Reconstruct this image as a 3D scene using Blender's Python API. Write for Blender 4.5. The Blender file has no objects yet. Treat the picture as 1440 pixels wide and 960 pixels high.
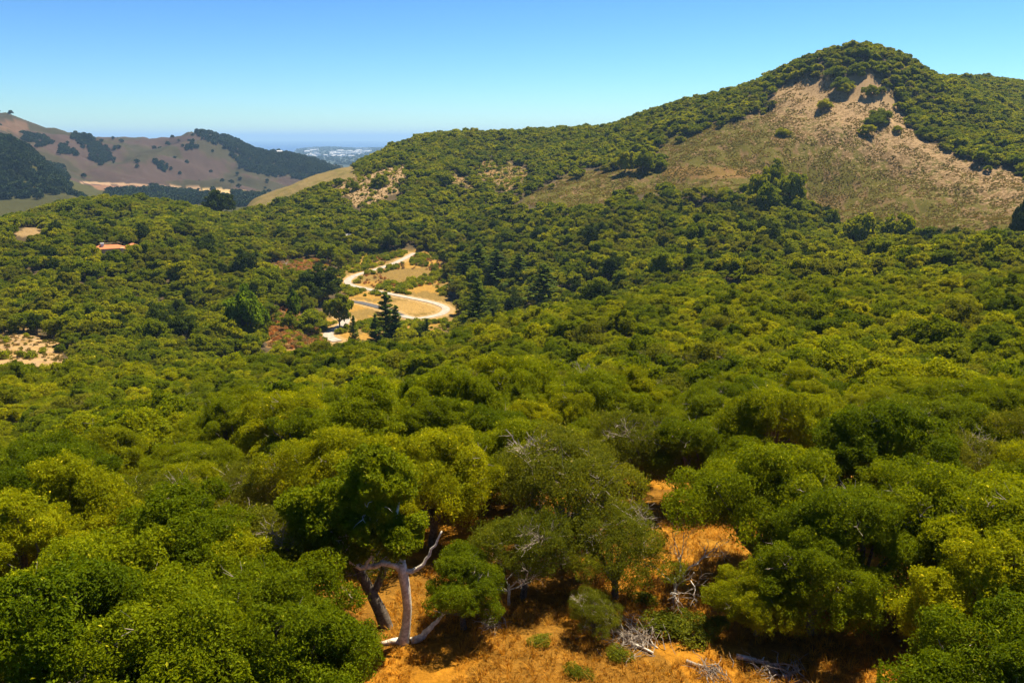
import bpy, math, time
import numpy as np
from mathutils import Vector, Matrix, Euler
T0 = time.time()
rng = np.random.default_rng(7)
scene = bpy.context.scene
COL = scene.collection
R = math.radians
# ------------------------------------------------------------------ camera
PITCH = R(14.5)
F = 720 / math.tan(R(33.0))
FW = np.array([0, math.cos(PITCH), -math.sin(PITCH)])
UP = np.array([0, math.sin(PITCH), math.cos(PITCH)])
RT = np.array([1.0, 0, 0])
cam_d = bpy.data.cameras.new("camera")
cam_d.sensor_width = 36
cam_d.lens = 18 / math.tan(R(33.0))
cam_d.clip_start = 0.5
cam_d.clip_end = 500000
cam = bpy.data.objects.new("camera", cam_d)
COL.objects.link(cam)
cam.location = (0, 0, 0)
cam.rotation_euler = (R(90) - PITCH, 0, 0)
scene.camera = cam


def ray(px, py):
    return FW + RT * ((px - 720) / F) + UP * ((480 - py) / F)


def proj(P):
    """world points (n,3) -> photo pixel x, y"""
    P = np.asarray(P, float)
    d = P @ FW
    d = np.where(d < 0.1, 0.1, d)
    return 720 + F * (P @ RT) / d, 480 - F * (P @ UP) / d


# ------------------------------------------------------------------ noise
def _h(ix, iy, seed):
    n = (ix.astype(np.int64) * 374761393 + iy.astype(np.int64) * 668265263 + seed * 974711) & 0xFFFFFFFF
    n = ((n ^ (n >> 13)) * 1274126177) & 0xFFFFFFFF
    n = n ^ (n >> 16)
    return (n & 0xFFFF) / 65535.0


def vnoise(x, y, seed=0):
    x = np.asarray(x, float); y = np.asarray(y, float)
    ix = np.floor(x); iy = np.floor(y)
    fx = x - ix; fy = y - iy
    fx = fx * fx * (3 - 2 * fx); fy = fy * fy * (3 - 2 * fy)
    a = _h(ix, iy, seed); b = _h(ix + 1, iy, seed)
    c = _h(ix, iy + 1, seed); d = _h(ix + 1, iy + 1, seed)
    return (a * (1 - fx) + b * fx) * (1 - fy) + (c * (1 - fx) + d * fx) * fy


def fbm(x, y, seed=0, oct=4):
    s = 0; a = 0.5; t = 0
    for k in range(oct):
        s = s + a * vnoise(x * 2 ** k + 17.3 * k, y * 2 ** k - 9.1 * k, seed + k)
        t += a; a *= 0.5
    return s / t  # 0..1


def vnoise3(P, seed=0):
    z = P[:, 2]; iz = np.floor(z); f = z - iz; f = f * f * (3 - 2 * f)
    a = vnoise(P[:, 0] + iz * 37.1, P[:, 1] + iz * 91.7, seed); b = vnoise(P[:, 0] + (iz + 1) * 37.1, P[:, 1] + (iz + 1) * 91.7, seed)
    return a * (1 - f) + b * f


def inpoly(x, y, poly):
    x = np.asarray(x, float); y = np.asarray(y, float)
    r = np.zeros(x.shape, bool)
    n = len(poly)
    for i in range(n):
        x1, y1 = poly[i]; x2, y2 = poly[(i + 1) % n]
        if y1 == y2:
            continue
        c = ((y1 > y) != (y2 > y)) & (x < (x2 - x1) * (y - y1) / (y2 - y1) + x1)
        r ^= c
    return r


# ------------------------------------------------------------------ terrain
# each line is a contour running across the valley: (px, py, distance, plant height) or (px, None, distance, z)
def Z(px, z, r): return (px, None, r, z)


LAY = [
    [Z(-400, -20, 12), Z(1840, -20, 12)],
    [Z(-400, -21.3, 30), Z(720, -21, 30), Z(1840, -20.5, 30)],
    [Z(-400, -28, 60), Z(500, -26.5, 60), Z(1000, -25, 60), Z(1840, -23, 60)],
    [Z(-400, -43, 110), Z(400, -41, 110), Z(900, -36.5, 110), Z(1300, -33, 110), Z(1840, -30, 110)],
    [(-400, 540, 170, 7), (0, 530, 170, 7), (200, 520, 175, 7), (400, 494, 180, 7), (500, 482, 185, 7), (600, 472, 187, 7),
     (700, 450, 190, 7), (850, 417, 200, 7), (1000, 400, 210, 7), (1200, 390, 215, 7), (1440, 372, 230, 7), (1840, 360, 230, 7)],
    [(-400, 520, 250, 6), (0, 528, 245, 0), (100, 528, 245, 0), (200, 515, 250, 5), Z(400, -77, 245), Z(500, -76, 245), Z(600, -74, 250),
     Z(700, -68, 255), Z(850, -58, 260), Z(1000, -52, 270), Z(1200, -50, 275), Z(1440, -44, 285), Z(1840, -40, 285)],
    [(-400, 440, 340, 6), (0, 447, 340, 5), (100, 450, 340, 5), (200, 440, 345, 6), (400, 458, 340, 0), (470, 464, 342, 0), (500, 452, 360, 0),
     (600, 448, 370, 0), (650, 444, 375, 0), (720, 428, 355, 9), (850, 398, 335, 7), (1000, 380, 350, 7), (1200, 366, 350, 7), (1440, 338, 345, 6), (1840, 330, 345, 6)],
    [(-400, 370, 480, 6), (0, 352, 480, 6), (200, 349, 490, 4), (400, 362, 500, 3), (500, 374, 500, 0), (583, 357, 520, 0), (640, 350, 520, 5),
     (700, 335, 510, 8), (850, 322, 480, 7), (1000, 300, 500, 7), (1200, 333, 500, 2), (1440, 330, 480, 0), (1840, 300, 480, 0)],
    [(-400, 300, 620, 6), (0, 305, 620, 6), (100, 282, 680, 6), (150, 274, 700, 6), (200, 277, 700, 6), (300, 296, 700, 6), (365, 294, 690, 5),
     (400, 290, 680, 5), (440, 274, 680, 5), (500, 262, 690, 2), (560, 250, 700, 2), (620, 252, 700, 5), (700, 250, 700, 3), (760, 262, 650, 2),
     (850, 258, 630, 0), (930, 238, 650, 0), (1000, 205, 680, 0), (1100, 165, 720, 0), (1200, 150, 730, 0), (1300, 190, 700, 2), (1440, 240, 640, 0), (1840, 260, 640, 4)],
    [Z(-400, -95, 900), Z(0, -100, 900), Z(150, -105, 900), Z(300, -108, 870), (355, 283, 850, 0), (400, 264, 860, 0), (440, 247, 880, 0), (480, 236, 890, 0),
     (520, 226, 890, 4), (560, 204, 900, 6), (600, 191, 940, 6), (650, 184, 960, 6), (700, 184, 970, 6), (800, 181, 960, 6), (850, 179, 930, 6),
     (900, 157, 900, 6), (950, 140, 890, 6), (1000, 126, 870, 6), (1060, 115, 860, 6), (1085, 99, 850, 6), (1120, 83, 840, 6), (1160, 67, 830, 6),
     (1215, 59, 820, 6), (1250, 66, 820, 6), (1290, 88, 830, 6), (1312, 99, 840, 6), (1335, 109, 850, 6), (1370, 122, 860, 6), (1440, 150, 870, 6), (1840, 220, 850, 6)],
    [(-400, 300, 1350, 0), (0, 300, 1350, 0), (60, 286, 1350, 0), (100, 274, 1380, 0), Z(150, -118, 1250), Z(300, -125, 1250), Z(400, -130, 1250),
     Z(500, -100, 1250), Z(560, -60, 1250), Z(700, -30, 1250), Z(1000, 0, 1250), Z(1250, 50, 1250), (1340, 113, 1250, 6), (1400, 113, 1250, 6), (1440, 115, 1250, 6), (1840, 130, 1250, 6)],
    [(-400, 190, 1700, 8), (0, 191, 1720, 8), (30, 196, 1720, 8), (60, 225, 1700, 6), (90, 256, 1700, 4), (125, 273, 1750, 0), (200, 278, 1750, 0), (320, 276, 1780, 0),
     (400, 282, 1750, 0), Z(500, -125, 1750), Z(700, -115, 1750), Z(1000, -90, 1750), Z(1440, -40, 1750), Z(1840, -40, 1750)],
    [Z(-400, -5, 2000), Z(0, -8, 2000), Z(50, -42, 2000), (120, 260, 1980, 0), (200, 263, 1980, 0), (320, 268, 1960, 0), (400, 272, 1950, 0), Z(500, -140, 2000), Z(1840, -120, 2000)],
    [(-400, 175, 2700, 0), (-100, 168, 2700, 0), (0, 165, 2700, 0), (30, 173, 2700, 0), (62, 184, 2700, 0), (85, 185, 2720, 0), (110, 192, 2720, 0), (150, 190, 2700, 0), (185, 189, 2700, 0),
     (225, 193, 2700, 0), (262, 191, 2700, 0), (290, 191, 2700, 6), (340, 199, 2650, 6), (370, 210, 2650, 6), (400, 217, 2650, 6), (440, 229, 2650, 6), (480, 242, 2650, 0),
     Z(520, -150, 2700), Z(600, -170, 2700), Z(1840, -150, 2700)],
    [Z(-400, -170, 3800), Z(1840, -170, 3800)],
    [Z(-400, -182, 6500), Z(1840, -182, 6500)],
    [Z(-400, -205, 9000), Z(395, -205, 9000), Z(425, -184, 8800), Z(560, -182, 8800), Z(1840, -182, 9000)],
    [Z(-400, -205, 12500), Z(415, -205, 12500), Z(435, -165, 12500), (455, 208, 12500, 0), (475, 208, 12500, 0), (500, 211, 12500, 0), Z(530, -165, 12500), Z(600, -180, 12500), Z(1840, -205, 12500)],
    [Z(-400, -210, 15500), Z(430, -210, 15500), Z(450, -183, 15000), Z(560, -184, 15500), Z(650, -205, 15500), Z(1840, -210, 15500)],
    [Z(-400, -230, 17500), Z(1840, -230, 17500)],
]
TH = R(1) * np.concatenate([np.arange(-180, -44, 1.0), np.arange(-44, 44, 0.14), np.arange(44, 180.01, 1.0)])
RR = np.exp(np.arange(math.log(2.0), math.log(18000), 0.0078))
NT, NR = len(TH), len(RR)
fine = np.radians(np.arange(-60, 60.01, 0.1))


def gsm(v, s):
    k = np.arange(-3 * s, 3 * s + 1); w = np.exp(-0.5 * (k / s) ** 2); w /= w.sum()
    return np.convolve(np.pad(v, 3 * s, mode='edge'), w, mode='valid')


KR, KZ = [], []
for li, lay in enumerate(LAY):
    ts, rs, zs = [], [], []
    for (px, py, r, h) in lay:
        d = ray(px, 300 if py is None else py)
        ts.append(math.atan2(d[0], d[1])); rs.append(r)
        zs.append(h if py is None else r * d[2] / math.hypot(d[0], d[1]) - h)
    sg = 6 if li < 9 else 4
    rf = gsm(np.interp(fine, ts, rs), sg * 2); zf = gsm(np.interp(fine, ts, zs), sg)
    # wrap round the back, halfway between both ends
    tt = np.concatenate([[-math.pi], fine, [math.pi]])
    rm = 0.5 * (rf[0] + rf[-1]); zm = 0.5 * (zf[0] + zf[-1])
    KR.append(np.interp(TH, tt, np.concatenate([[rm], rf, [rm]])))
    KZ.append(np.interp(TH, tt, np.concatenate([[zm], zf, [zm]])))
KR = np.array(KR); KZ = np.array(KZ)


def pchip(x, y, q):
    h = np.diff(x); d = np.diff(y) / h
    m = np.zeros(len(x)); m[0] = d[0]; m[-1] = d[-1]
    for i in range(1, len(x) - 1):
        if d[i - 1] * d[i] > 0:
            w1 = 2 * h[i] + h[i - 1]; w2 = h[i] + 2 * h[i - 1]
            m[i] = (w1 + w2) / (w1 / d[i - 1] + w2 / d[i])
    k = np.clip(np.searchsorted(x, q) - 1, 0, len(x) - 2)
    t = np.clip((q - x[k]) / h[k], 0, 1)
    return ((1 + 2 * t) * (1 - t) ** 2 * y[k] + t * (1 - t) ** 2 * h[k] * m[k]
            + t * t * (3 - 2 * t) * y[k + 1] + t * t * (t - 1) * h[k] * m[k + 1])


ZT = np.zeros((NT, NR))
for i in range(NT):
    ZT[i] = pchip(KR[:, i], KZ[:, i], RR)
ZT[:, RR < 12] = -20
GX = np.sin(TH)[:, None] * RR[None, :]
GY = np.cos(TH)[:, None] * RR[None, :]
rr2 = np.broadcast_to(RR[None, :], ZT.shape)
ss = lambda a, b, v: np.clip((v - a) / (b - a), 0, 1) ** 2 * (3 - 2 * np.clip((v - a) / (b - a), 0, 1))
ZT += (fbm(GX / 28, GY / 28, 3) - .5) * 1.8 * ss(15, 60, rr2) * (1 - ss(280, 330, rr2))
nz = (fbm(GX / 90, GY / 90, 5, 5) - .5) * 15 * ss(500, 640, rr2) * (1 - ss(3000, 4000, rr2))
rdg = 1 - np.abs(fbm(GX / 260, GY / 260, 8, 4) * 2 - 1)
nz += (rdg - .75) * 80 * ss(1500, 2300, rr2) * (1 - ss(2700, 3800, rr2)) * 0.9
nz += (fbm(GX / 24, GY / 24, 14, 3) - .5) * 6 * ss(520, 620, rr2) * (1 - ss(800, 900, rr2)) * (GX > 60)
nz += (fbm(GX / 7, GY / 7, 12, 3) - .5) * 2.2 * ss(500, 600, rr2) * (1 - ss(850, 1000, rr2))
rdz = (np.abs(TH[:, None] + .17) < .2) * 1.0
fold = 1 - np.abs(fbm(GX / 110 + GY / 300, GY / 170, 15, 3) * 2 - 1)
nz += (fold - .8) * 26 * ss(230, 330, rr2) * (1 - ss(560, 680, rr2)) * (1 - np.clip(ss(-.42, -.34, TH)[:, None] * (1 - ss(.02, .12, TH)[:, None]), 0, 1))
ZT += nz
lt = np.log(RR)


def terr(x, y):
    x = np.asarray(x, float); y = np.asarray(y, float)
    t = np.arctan2(x, y); r = np.maximum(np.hypot(x, y), 2.01)
    ti = np.interp(t, TH, np.arange(NT)); ri = np.clip((np.log(r) - lt[0]) / 0.0078, 0, NR - 1.001)
    i = np.minimum(ti.astype(int), NT - 2); j = ri.astype(int)
    a = ti - i; b = ri - j
    return (ZT[i, j] * (1 - a) * (1 - b) + ZT[i + 1, j] * a * (1 - b) + ZT[i, j + 1] * (1 - a) * b + ZT[i + 1, j + 1] * a * b)


def hit(px, py, hc=0.0, rmin=8, rmax=16000):
    """where the sight line through a photo pixel comes within hc of the ground (first crossing)"""
    d = ray(px, py); d = d / math.hypot(d[0], d[1])
    rs = np.exp(np.linspace(math.log(rmin), math.log(rmax), 6000))
    z = terr(d[0] * rs, d[1] * rs) + hc
    k = np.nonzero(d[2] * rs <= z)[0]
    if len(k) == 0:
        return None
    r = rs[k[0]]
    return np.array([d[0] * r, d[1] * r, float(terr(d[0] * r, d[1] * r))])


def at(px, r, py=300):
    d = ray(px, py); d = d / math.hypot(d[0], d[1])
    return np.array([d[0] * r, d[1] * r, float(terr(d[0] * r, d[1] * r))])


# road runs: photo pixels -> ground points, then the ground is graded to carry the road
ROADPX = [(583, 354), (572, 361), (558, 369), (540, 376), (520, 382), (502, 387), (491, 392), (489, 397), (497, 402), (515, 406), (540, 411), (568, 417),
          (595, 423), (615, 428), (627, 434), (622, 441), (605, 446), (585, 448), (565, 444), (548, 437), (522, 429), (500, 424), (484, 424), (472, 430), (468, 438),
          (478, 444), (485, 449), (483, 456), (472, 463), (462, 468), (464, 474), (475, 480)]
rp = np.array([hit(px, py, 0, 290, 700) for px, py in ROADPX])


def smooth_path(P, n=4, per=8):
    P = np.array(P, float); out = []
    m = len(P)
    for i in range(m - 1):
        p0, p1, p2, p3 = P[max(i - 1, 0)], P[i], P[i + 1], P[min(i + 2, m - 1)]
        for t in np.linspace(0, 1, per, endpoint=False):
            out.append(0.5 * ((2 * p1) + (-p0 + p2) * t + (2 * p0 - 5 * p1 + 4 * p2 - p3) * t * t + (-p0 + 3 * p1 - 3 * p2 + p3) * t ** 3))
    out.append(P[-1]); return np.array(out)


road = smooth_path(rp)
zz = np.pad(road[:, 2], 20, mode='edge'); road[:, 2] = np.convolve(zz, np.ones(41) / 41, mode='valid')
msk = (rr2 > 280) & (rr2 < 640) & (np.abs(TH[:, None] + 0.17) < 0.2)
ii, jj = np.nonzero(msk)
gx, gy = GX[ii, jj], GY[ii, jj]
best = np.full(len(gx), 1e9); bz = np.zeros(len(gx)); wsum = np.zeros(len(gx)); zs = np.zeros(len(gx))
for p in road:
    d2 = (gx - p[0]) ** 2 + (gy - p[1]) ** 2
    w = 1 / (d2 + 1) ** 2; wsum += w; zs += w * p[2]; best = np.minimum(best, d2)
best = np.sqrt(best); w = 1 - ss(4.5, 13, best)
ZT[ii, jj] = ZT[ii, jj] * (1 - w) + (zs / wsum - 0.12) * w
ROADXY = road[::2, :2]


def road_dist(x, y):
    d = np.full(np.shape(x), 1e9)
    for p in ROADXY:
        d = np.minimum(d, (x - p[0]) ** 2 + (y - p[1]) ** 2)
    return np.sqrt(d)


# ------------------------------------------------------------------ areas of the photo kept free of trees, with distance gates
BARE = {
    'slope': ([(928, 238), (928, 205), (950, 192), (985, 188), (992, 172), (1030, 172), (1072, 157), (1090, 132), (1110, 118), (1135, 108), (1160, 112), (1185, 112),
               (1215, 96), (1232, 108), (1252, 122), (1262, 150), (1282, 172), (1292, 195), (1330, 205), (1345, 222), (1390, 232), (1418, 238), (1440, 256),
               (1520, 300), (1520, 332), (1440, 334), (1380, 330), (1330, 340), (1300, 330), (1250, 330), (1235, 310), (1180, 318), (1150, 300), (1120, 280), (1080, 262),
               (1040, 268), (960, 268), (880, 276), (845, 290), (770, 294), (735, 288), (740, 276), (800, 246), (880, 236)], 470, 900),
    'outcrop': ([(472, 262), (490, 252), (515, 244), (530, 234), (545, 230), (560, 236), (575, 230), (577, 246), (563, 250), (558, 268), (530, 292), (498, 292), (492, 276), (474, 276)], 600, 900),
    'patch': ([(672, 232), (690, 224), (720, 232), (745, 240), (745, 252), (720, 262), (715, 272), (700, 258), (668, 248)], 600, 900),
    'patch2': ([(625, 250), (645, 245), (668, 262), (672, 278), (655, 262)], 560, 800),
    'sand': ([(-60, 470), (0, 464), (38, 457), (50, 470), (84, 480), (90, 505), (84, 520), (40, 524), (0, 520), (-60, 520)], 235, 420),
    'roadside': ([(468, 395), (490, 358), (590, 350), (622, 362), (630, 400), (634, 425), (655, 435), (640, 465), (600, 470), (560, 478), (500, 480), (450, 486), (452, 430), (490, 418)], 300, 600),
    'russet': ([(372, 452), (392, 432), (420, 438), (428, 458), (470, 462), (480, 485), (440, 492), (378, 490)], 290, 420),
    'russet2': ([(380, 372), (440, 362), (470, 372), (440, 384), (385, 380)], 420, 620),
    'streak': ([(928, 168), (945, 155), (949, 158), (934, 172)], 700, 1000),
    'grassridge': ([(330, 302), (365, 275), (400, 255), (440, 240), (480, 228), (520, 224), (512, 232), (470, 246), (420, 268), (370, 290)], 740, 960),
    'ochre1': ([(18, 325), (55, 318), (60, 330), (20, 336)], 480, 640),
    'ochre2': ([(1060, 560), (1060, 561), (1061, 560)], 1, 2),
    'peak': ([(1152, 96), (1168, 92), (1166, 104), (1150, 108)], 700, 900),
    'gold': ([(1010, 396), (1050, 392), (1052, 402), (1012, 406)], 240, 300),
}
CLEAR = [(560, 990), (545, 925), (515, 905), (497, 885), (505, 848), (560, 828), (600, 850), (640, 880), (700, 866), (740, 845), (800, 842), (850, 812), (930, 806),
         (948, 770), (950, 700), (968, 690), (985, 735), (1060, 768), (1075, 800), (1130, 850), (1170, 822), (1262, 838), (1286, 890), (1296, 990)]
CLEAR_G = [(480, 1400), (490, 830), (560, 800), (700, 820), (800, 760), (900, 770), (940, 690), (1000, 690), (1075, 730), (1160, 800), (1300, 800), (1340, 1400)]


def area(name, x, y, z, grow=0):
    poly, r0, r1 = BARE[name]
    px, py = proj(np.stack([x, y, z], -1))
    r = np.hypot(x, y)
    return inpoly(px, py, poly) & (r > r0) & (r < r1)


# ------------------------------------------------------------------ mesh and tagging helpers
def mesh_from(name, V, Fq, mats=(), attr=None, smooth=False, matidx=None):
    """V (n,3), Fq (m,k) constant-size faces, attr dict name -> per-vertex float or colour"""
    me = bpy.data.meshes.new(name)
    V = np.ascontiguousarray(V, dtype=np.float32); Fq = np.ascontiguousarray(Fq, dtype=np.int32)
    m, k = Fq.shape
    me.vertices.add(len(V)); me.vertices.foreach_set('co', V.ravel())
    me.loops.add(m * k); me.loops.foreach_set('vertex_index', Fq.ravel())
    me.polygons.add(m)
    me.polygons.foreach_set('loop_start', np.arange(0, m * k, k, dtype=np.int32))
    me.polygons.foreach_set('loop_total', np.full(m, k, dtype=np.int32))
    if matidx is not None:
        me.polygons.foreach_set('material_index', np.asarray(matidx, dtype=np.int32))
    me.polygons.foreach_set('use_smooth', np.full(m, bool(smooth)))
    for mt in mats:
        me.materials.append(mt)
    for nme, val in (attr or {}).items():
        val = np.asarray(val, dtype=np.float32)
        if val.ndim == 1:
            a = me.attributes.new(nme, 'FLOAT', 'POINT'); a.data.foreach_set('value', val)
        else:
            a = me.attributes.new(nme, 'FLOAT_COLOR', 'POINT')
            a.data.foreach_set('color', np.concatenate([val, np.ones((len(val), 1), np.float32)], 1).ravel())
    me.update(calc_edges=True)
    return me


def link(name, me, parent=None, **props):
    o = bpy.data.objects.new(name, me)
    COL.objects.link(o)
    if parent: o.parent = parent
    for k, v in props.items():
        o[k] = v
    return o


def empty(name, loc, rz=0, sc=1.0, **props):
    o = bpy.data.objects.new(name, None)
    COL.objects.link(o)
    o.location = loc; o.rotation_euler = (0, 0, rz)
    o.scale = (sc, sc, sc) if np.isscalar(sc) else sc
    o.empty_display_size = 0.3
    for k, v in props.items():
        o[k] = v
    return o


def tube(pts, rad, sides=6):
    """tapered tube along a polyline -> V, quads"""
    pts = np.array(pts, float); n = len(pts)
    V = []; Fq = []
    t = np.gradient(pts, axis=0); t /= np.linalg.norm(t, axis=1)[:, None] + 1e-9
    ref = np.array([0.31, 0.77, 0.2]); ref /= np.linalg.norm(ref)
    for i in range(n):
        a = np.cross(t[i], ref); a /= np.linalg.norm(a) + 1e-9
        b = np.cross(t[i], a)
        for k in range(sides):
            an = 2 * math.pi * k / sides
            V.append(pts[i] + rad[i] * (a * math.cos(an) + b * math.sin(an)))
    for i in range(n - 1):
        for k in range(sides):
            k2 = (k + 1) % sides
            Fq.append((i * sides + k, i * sides + k2, (i + 1) * sides + k2, (i + 1) * sides + k))
    V.append(pts[-1]); c = len(V) - 1   # closed tip
    for k in range(0, sides, 2):
        Fq.append(((n - 1) * sides + k, (n - 1) * sides + (k + 1) % sides, (n - 1) * sides + (k + 2) % sides, c))
    return np.array(V), np.array(Fq)


class MB:
    def __init__(s): s.V = []; s.F = []; s.n = 0
    def add(s, V, Fq):
        s.V.append(np.asarray(V, float)); s.F.append(np.asarray(Fq) + s.n); s.n += len(V)
    def tube(s, pts, rad, sides=6): s.add(*tube(pts, rad, sides))
    def box(s, x0, x1, y0, y1, z0, z1):
        V = [(x, y, z) for z in (z0, z1) for y in (y0, y1) for x in (x0, x1)]
        s.add(V, [(0, 2, 3, 1), (4, 5, 7, 6), (0, 1, 5, 4), (2, 6, 7, 3), (0, 4, 6, 2), (1, 3, 7, 5)])
    def arr(s): return np.concatenate(s.V), np.concatenate(s.F)
    def mesh(s, name, mats, smooth=False):
        V, Fq = s.arr(); return mesh_from(name, V, Fq, mats, smooth=smooth)


def curvy(a, b, g, n=6, wob=0.12, sag=0.0):
    a = np.array(a, float); b = np.array(b, float); L = np.linalg.norm(b - a)
    t = np.linspace(0, 1, n)[:, None]
    p = a + (b - a) * t
    o = g.normal(0, wob * L, (n, 3)); o = np.cumsum(o, 0) * 0.5; o -= o[0] + (o[-1] - o[0]) * t
    p = p + o; p[:, 2] += sag * L * np.sin(np.pi * t[:, 0])
    return p


# ------------------------------------------------------------------ materials
def newmat(name):
    m = bpy.data.materials.new(name); m.use_nodes = True
    nt = m.node_tree; nt.nodes.clear()
    out = nt.nodes.new('ShaderNodeOutputMaterial')
    return m, nt, out


def N(nt, typ, **kw):
    n = nt.nodes.new(typ)
    for k, v in kw.items():
        if k.startswith('i_'):
            n.inputs[k[2:].replace('_', ' ')].default_value = v
        else:
            setattr(n, k, v)
    return n


def mix(nt, fac, a, b, blend='MIX'):
    n = nt.nodes.new('ShaderNodeMix'); n.data_type = 'RGBA'; n.blend_type = blend
    for s, v in ((n.inputs[0], fac), (n.inputs[6], a), (n.inputs[7], b)):
        if isinstance(v, (int, float)): s.default_value = v
        elif isinstance(v, tuple): s.default_value = v + (1,) if len(v) == 3 else v
        else: nt.links.new(v, s)
    return n.outputs[2]


def ramp(nt, fac, stops):
    n = nt.nodes.new('ShaderNodeValToRGB')
    e = n.color_ramp.elements
    while len(e) < len(stops): e.new(0.5)
    for el, (p, c) in zip(e, stops):
        el.position = p; el.color = tuple(c) + (1,) if len(c) == 3 else c
    nt.links.new(fac, n.inputs[0])
    return n.outputs[0]


def noise(nt, scale, detail=4, rough=0.6, vec=None):
    n = N(nt, 'ShaderNodeTexNoise'); n.inputs['Scale'].default_value = scale
    n.inputs['Detail'].default_value = detail; n.inputs['Roughness'].default_value = rough
    if vec is None:
        g = N(nt, 'ShaderNodeNewGeometry'); vec = g.outputs['Position']
    nt.links.new(vec, n.inputs['Vector'])
    return n.outputs['Fac']


def leaf_mat(name, ca, cb, cc, var=1.0, trans=0.4, gloss=0.08, rough=0.6):
    """foliage: the plant's own shade from its random value, each leaf's shade from 'tint'"""
    m, nt, out = newmat(name)
    oi = N(nt, 'ShaderNodeObjectInfo')
    c = ramp(nt, oi.outputs['Random'], [(0.0, ca), (0.5, cb), (1.0, cc)])
    at_ = N(nt, 'ShaderNodeAttribute', attribute_name='tint')
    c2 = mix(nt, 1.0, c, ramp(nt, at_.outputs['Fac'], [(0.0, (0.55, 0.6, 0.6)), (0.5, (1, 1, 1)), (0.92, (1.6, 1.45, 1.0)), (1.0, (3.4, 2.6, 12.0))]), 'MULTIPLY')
    big = noise(nt, 0.03, 3, 0.6)
    c3 = mix(nt, 1.0, c2, ramp(nt, big, [(0.3, (0.78, 0.8, 0.9)), (0.7, (1.2, 1.15, 1.0))]), 'MULTIPLY')
    b = N(nt, 'ShaderNodeBsdfPrincipled'); nt.links.new(c3, b.inputs['Base Color'])
    b.inputs['Roughness'].default_value = rough; b.inputs['Specular IOR Level'].default_value = gloss * .5
    t = N(nt, 'ShaderNodeBsdfTranslucent')
    tc = mix(nt, 1.0, c3, (1.7, 1.5, 0.5), 'MULTIPLY'); nt.links.new(tc, t.inputs['Color'])
    ms = N(nt, 'ShaderNodeMixShader'); ms.inputs[0].default_value = trans
    nt.links.new(b.outputs[0], ms.inputs[1]); nt.links.new(t.outputs[0], ms.inputs[2]); nt.links.new(ms.outputs[0], out.inputs[0])
    return m


def bark_mat(name, ca, cb, scale=6):
    m, nt, out = newmat(name)
    tc = N(nt, 'ShaderNodeTexCoord')
    n = noise(nt, scale, 5, 0.7, tc.outputs['Object'])
    b = N(nt, 'ShaderNodeBsdfPrincipled'); nt.links.new(ramp(nt, n, [(0.35, ca), (0.65, cb)]), b.inputs['Base Color'])
    b.inputs['Roughness'].default_value = 0.9; b.inputs['Specular IOR Level'].default_value = 0.1
    bp = N(nt, 'ShaderNodeBump'); bp.inputs['Strength'].default_value = 0.7; bp.inputs['Distance'].default_value = 0.03
    nt.links.new(n, bp.inputs['Height']); nt.links.new(bp.outputs[0], b.inputs['Normal'])
    nt.links.new(b.outputs[0], out.inputs[0]); return m


def plain_mat(name, ca, cb, scale=2.0, rough=0.85, spec=0.2):
    m, nt, out = newmat(name)
    n = noise(nt, scale, 4, 0.6)
    b = N(nt, 'ShaderNodeBsdfPrincipled'); nt.links.new(ramp(nt, n, [(0.35, ca), (0.65, cb)]), b.inputs['Base Color'])
    b.inputs['Roughness'].default_value = rough; b.inputs['Specular IOR Level'].default_value = spec
    nt.links.new(b.outputs[0], out.inputs[0]); return m


M_OAK = leaf_mat('oak_leaves', (0.110, 0.155, 0.002), (0.180, 0.220, 0.002), (0.285, 0.300, 0.003))
M_OAKG = leaf_mat('grey_oak_leaves', (0.145, 0.165, 0.008), (0.165, 0.18, 0.009), (0.19, 0.20, 0.012))
M_BRIGHT = leaf_mat('bright_leaves', (0.12, 0.20, 0.004), (0.14, 0.22, 0.005), (0.15, 0.23, 0.005))
M_CONIFER = leaf_mat('conifer_needles', (0.085, 0.125, 0.005), (0.10, 0.145, 0.006), (0.12, 0.165, 0.006), trans=0.25)
M_HERO = leaf_mat('even_oak_leaves', (0.16, 0.20, 0.003), (0.165, 0.205, 0.003), (0.17, 0.21, 0.003))  # oak greens narrowed to the middle of their range, for the white-trunked oak
M_DARK = leaf_mat('dark_leaves', (0.05, 0.075, 0.005), (0.06, 0.09, 0.006), (0.075, 0.105, 0.007), trans=0.2)
M_SCRUB = leaf_mat('scrub_leaves', (0.26, 0.17, 0.08), (0.18, 0.15, 0.03), (0.16, 0.16, 0.012), trans=0.3, gloss=0.1, rough=0.8)
M_RUSSET = leaf_mat('russet_leaves', (0.42, 0.16, 0.03), (0.42, 0.24, 0.09), (0.26, 0.20, 0.06), trans=0.15, gloss=0.1, rough=0.8)
M_GRASS = leaf_mat('dry_grass_blades', (0.40, 0.175, 0.014), (0.50, 0.26, 0.03), (0.30, 0.14, 0.014), trans=0.3, gloss=0.15, rough=0.7)
M_FAR = leaf_mat('far_tree_leaves', (0.022, 0.045, 0.02), (0.03, 0.055, 0.02), (0.045, 0.065, 0.02), trans=0.1)
M_BARK = bark_mat('oak_bark', (0.06, 0.045, 0.03), (0.20, 0.16, 0.12))
M_PALE = bark_mat('pale_bark', (0.40, 0.31, 0.21), (0.86, 0.78, 0.62))
M_TWIG = bark_mat('dead_wood', (0.20, 0.15, 0.10), (0.44, 0.36, 0.27))


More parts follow.
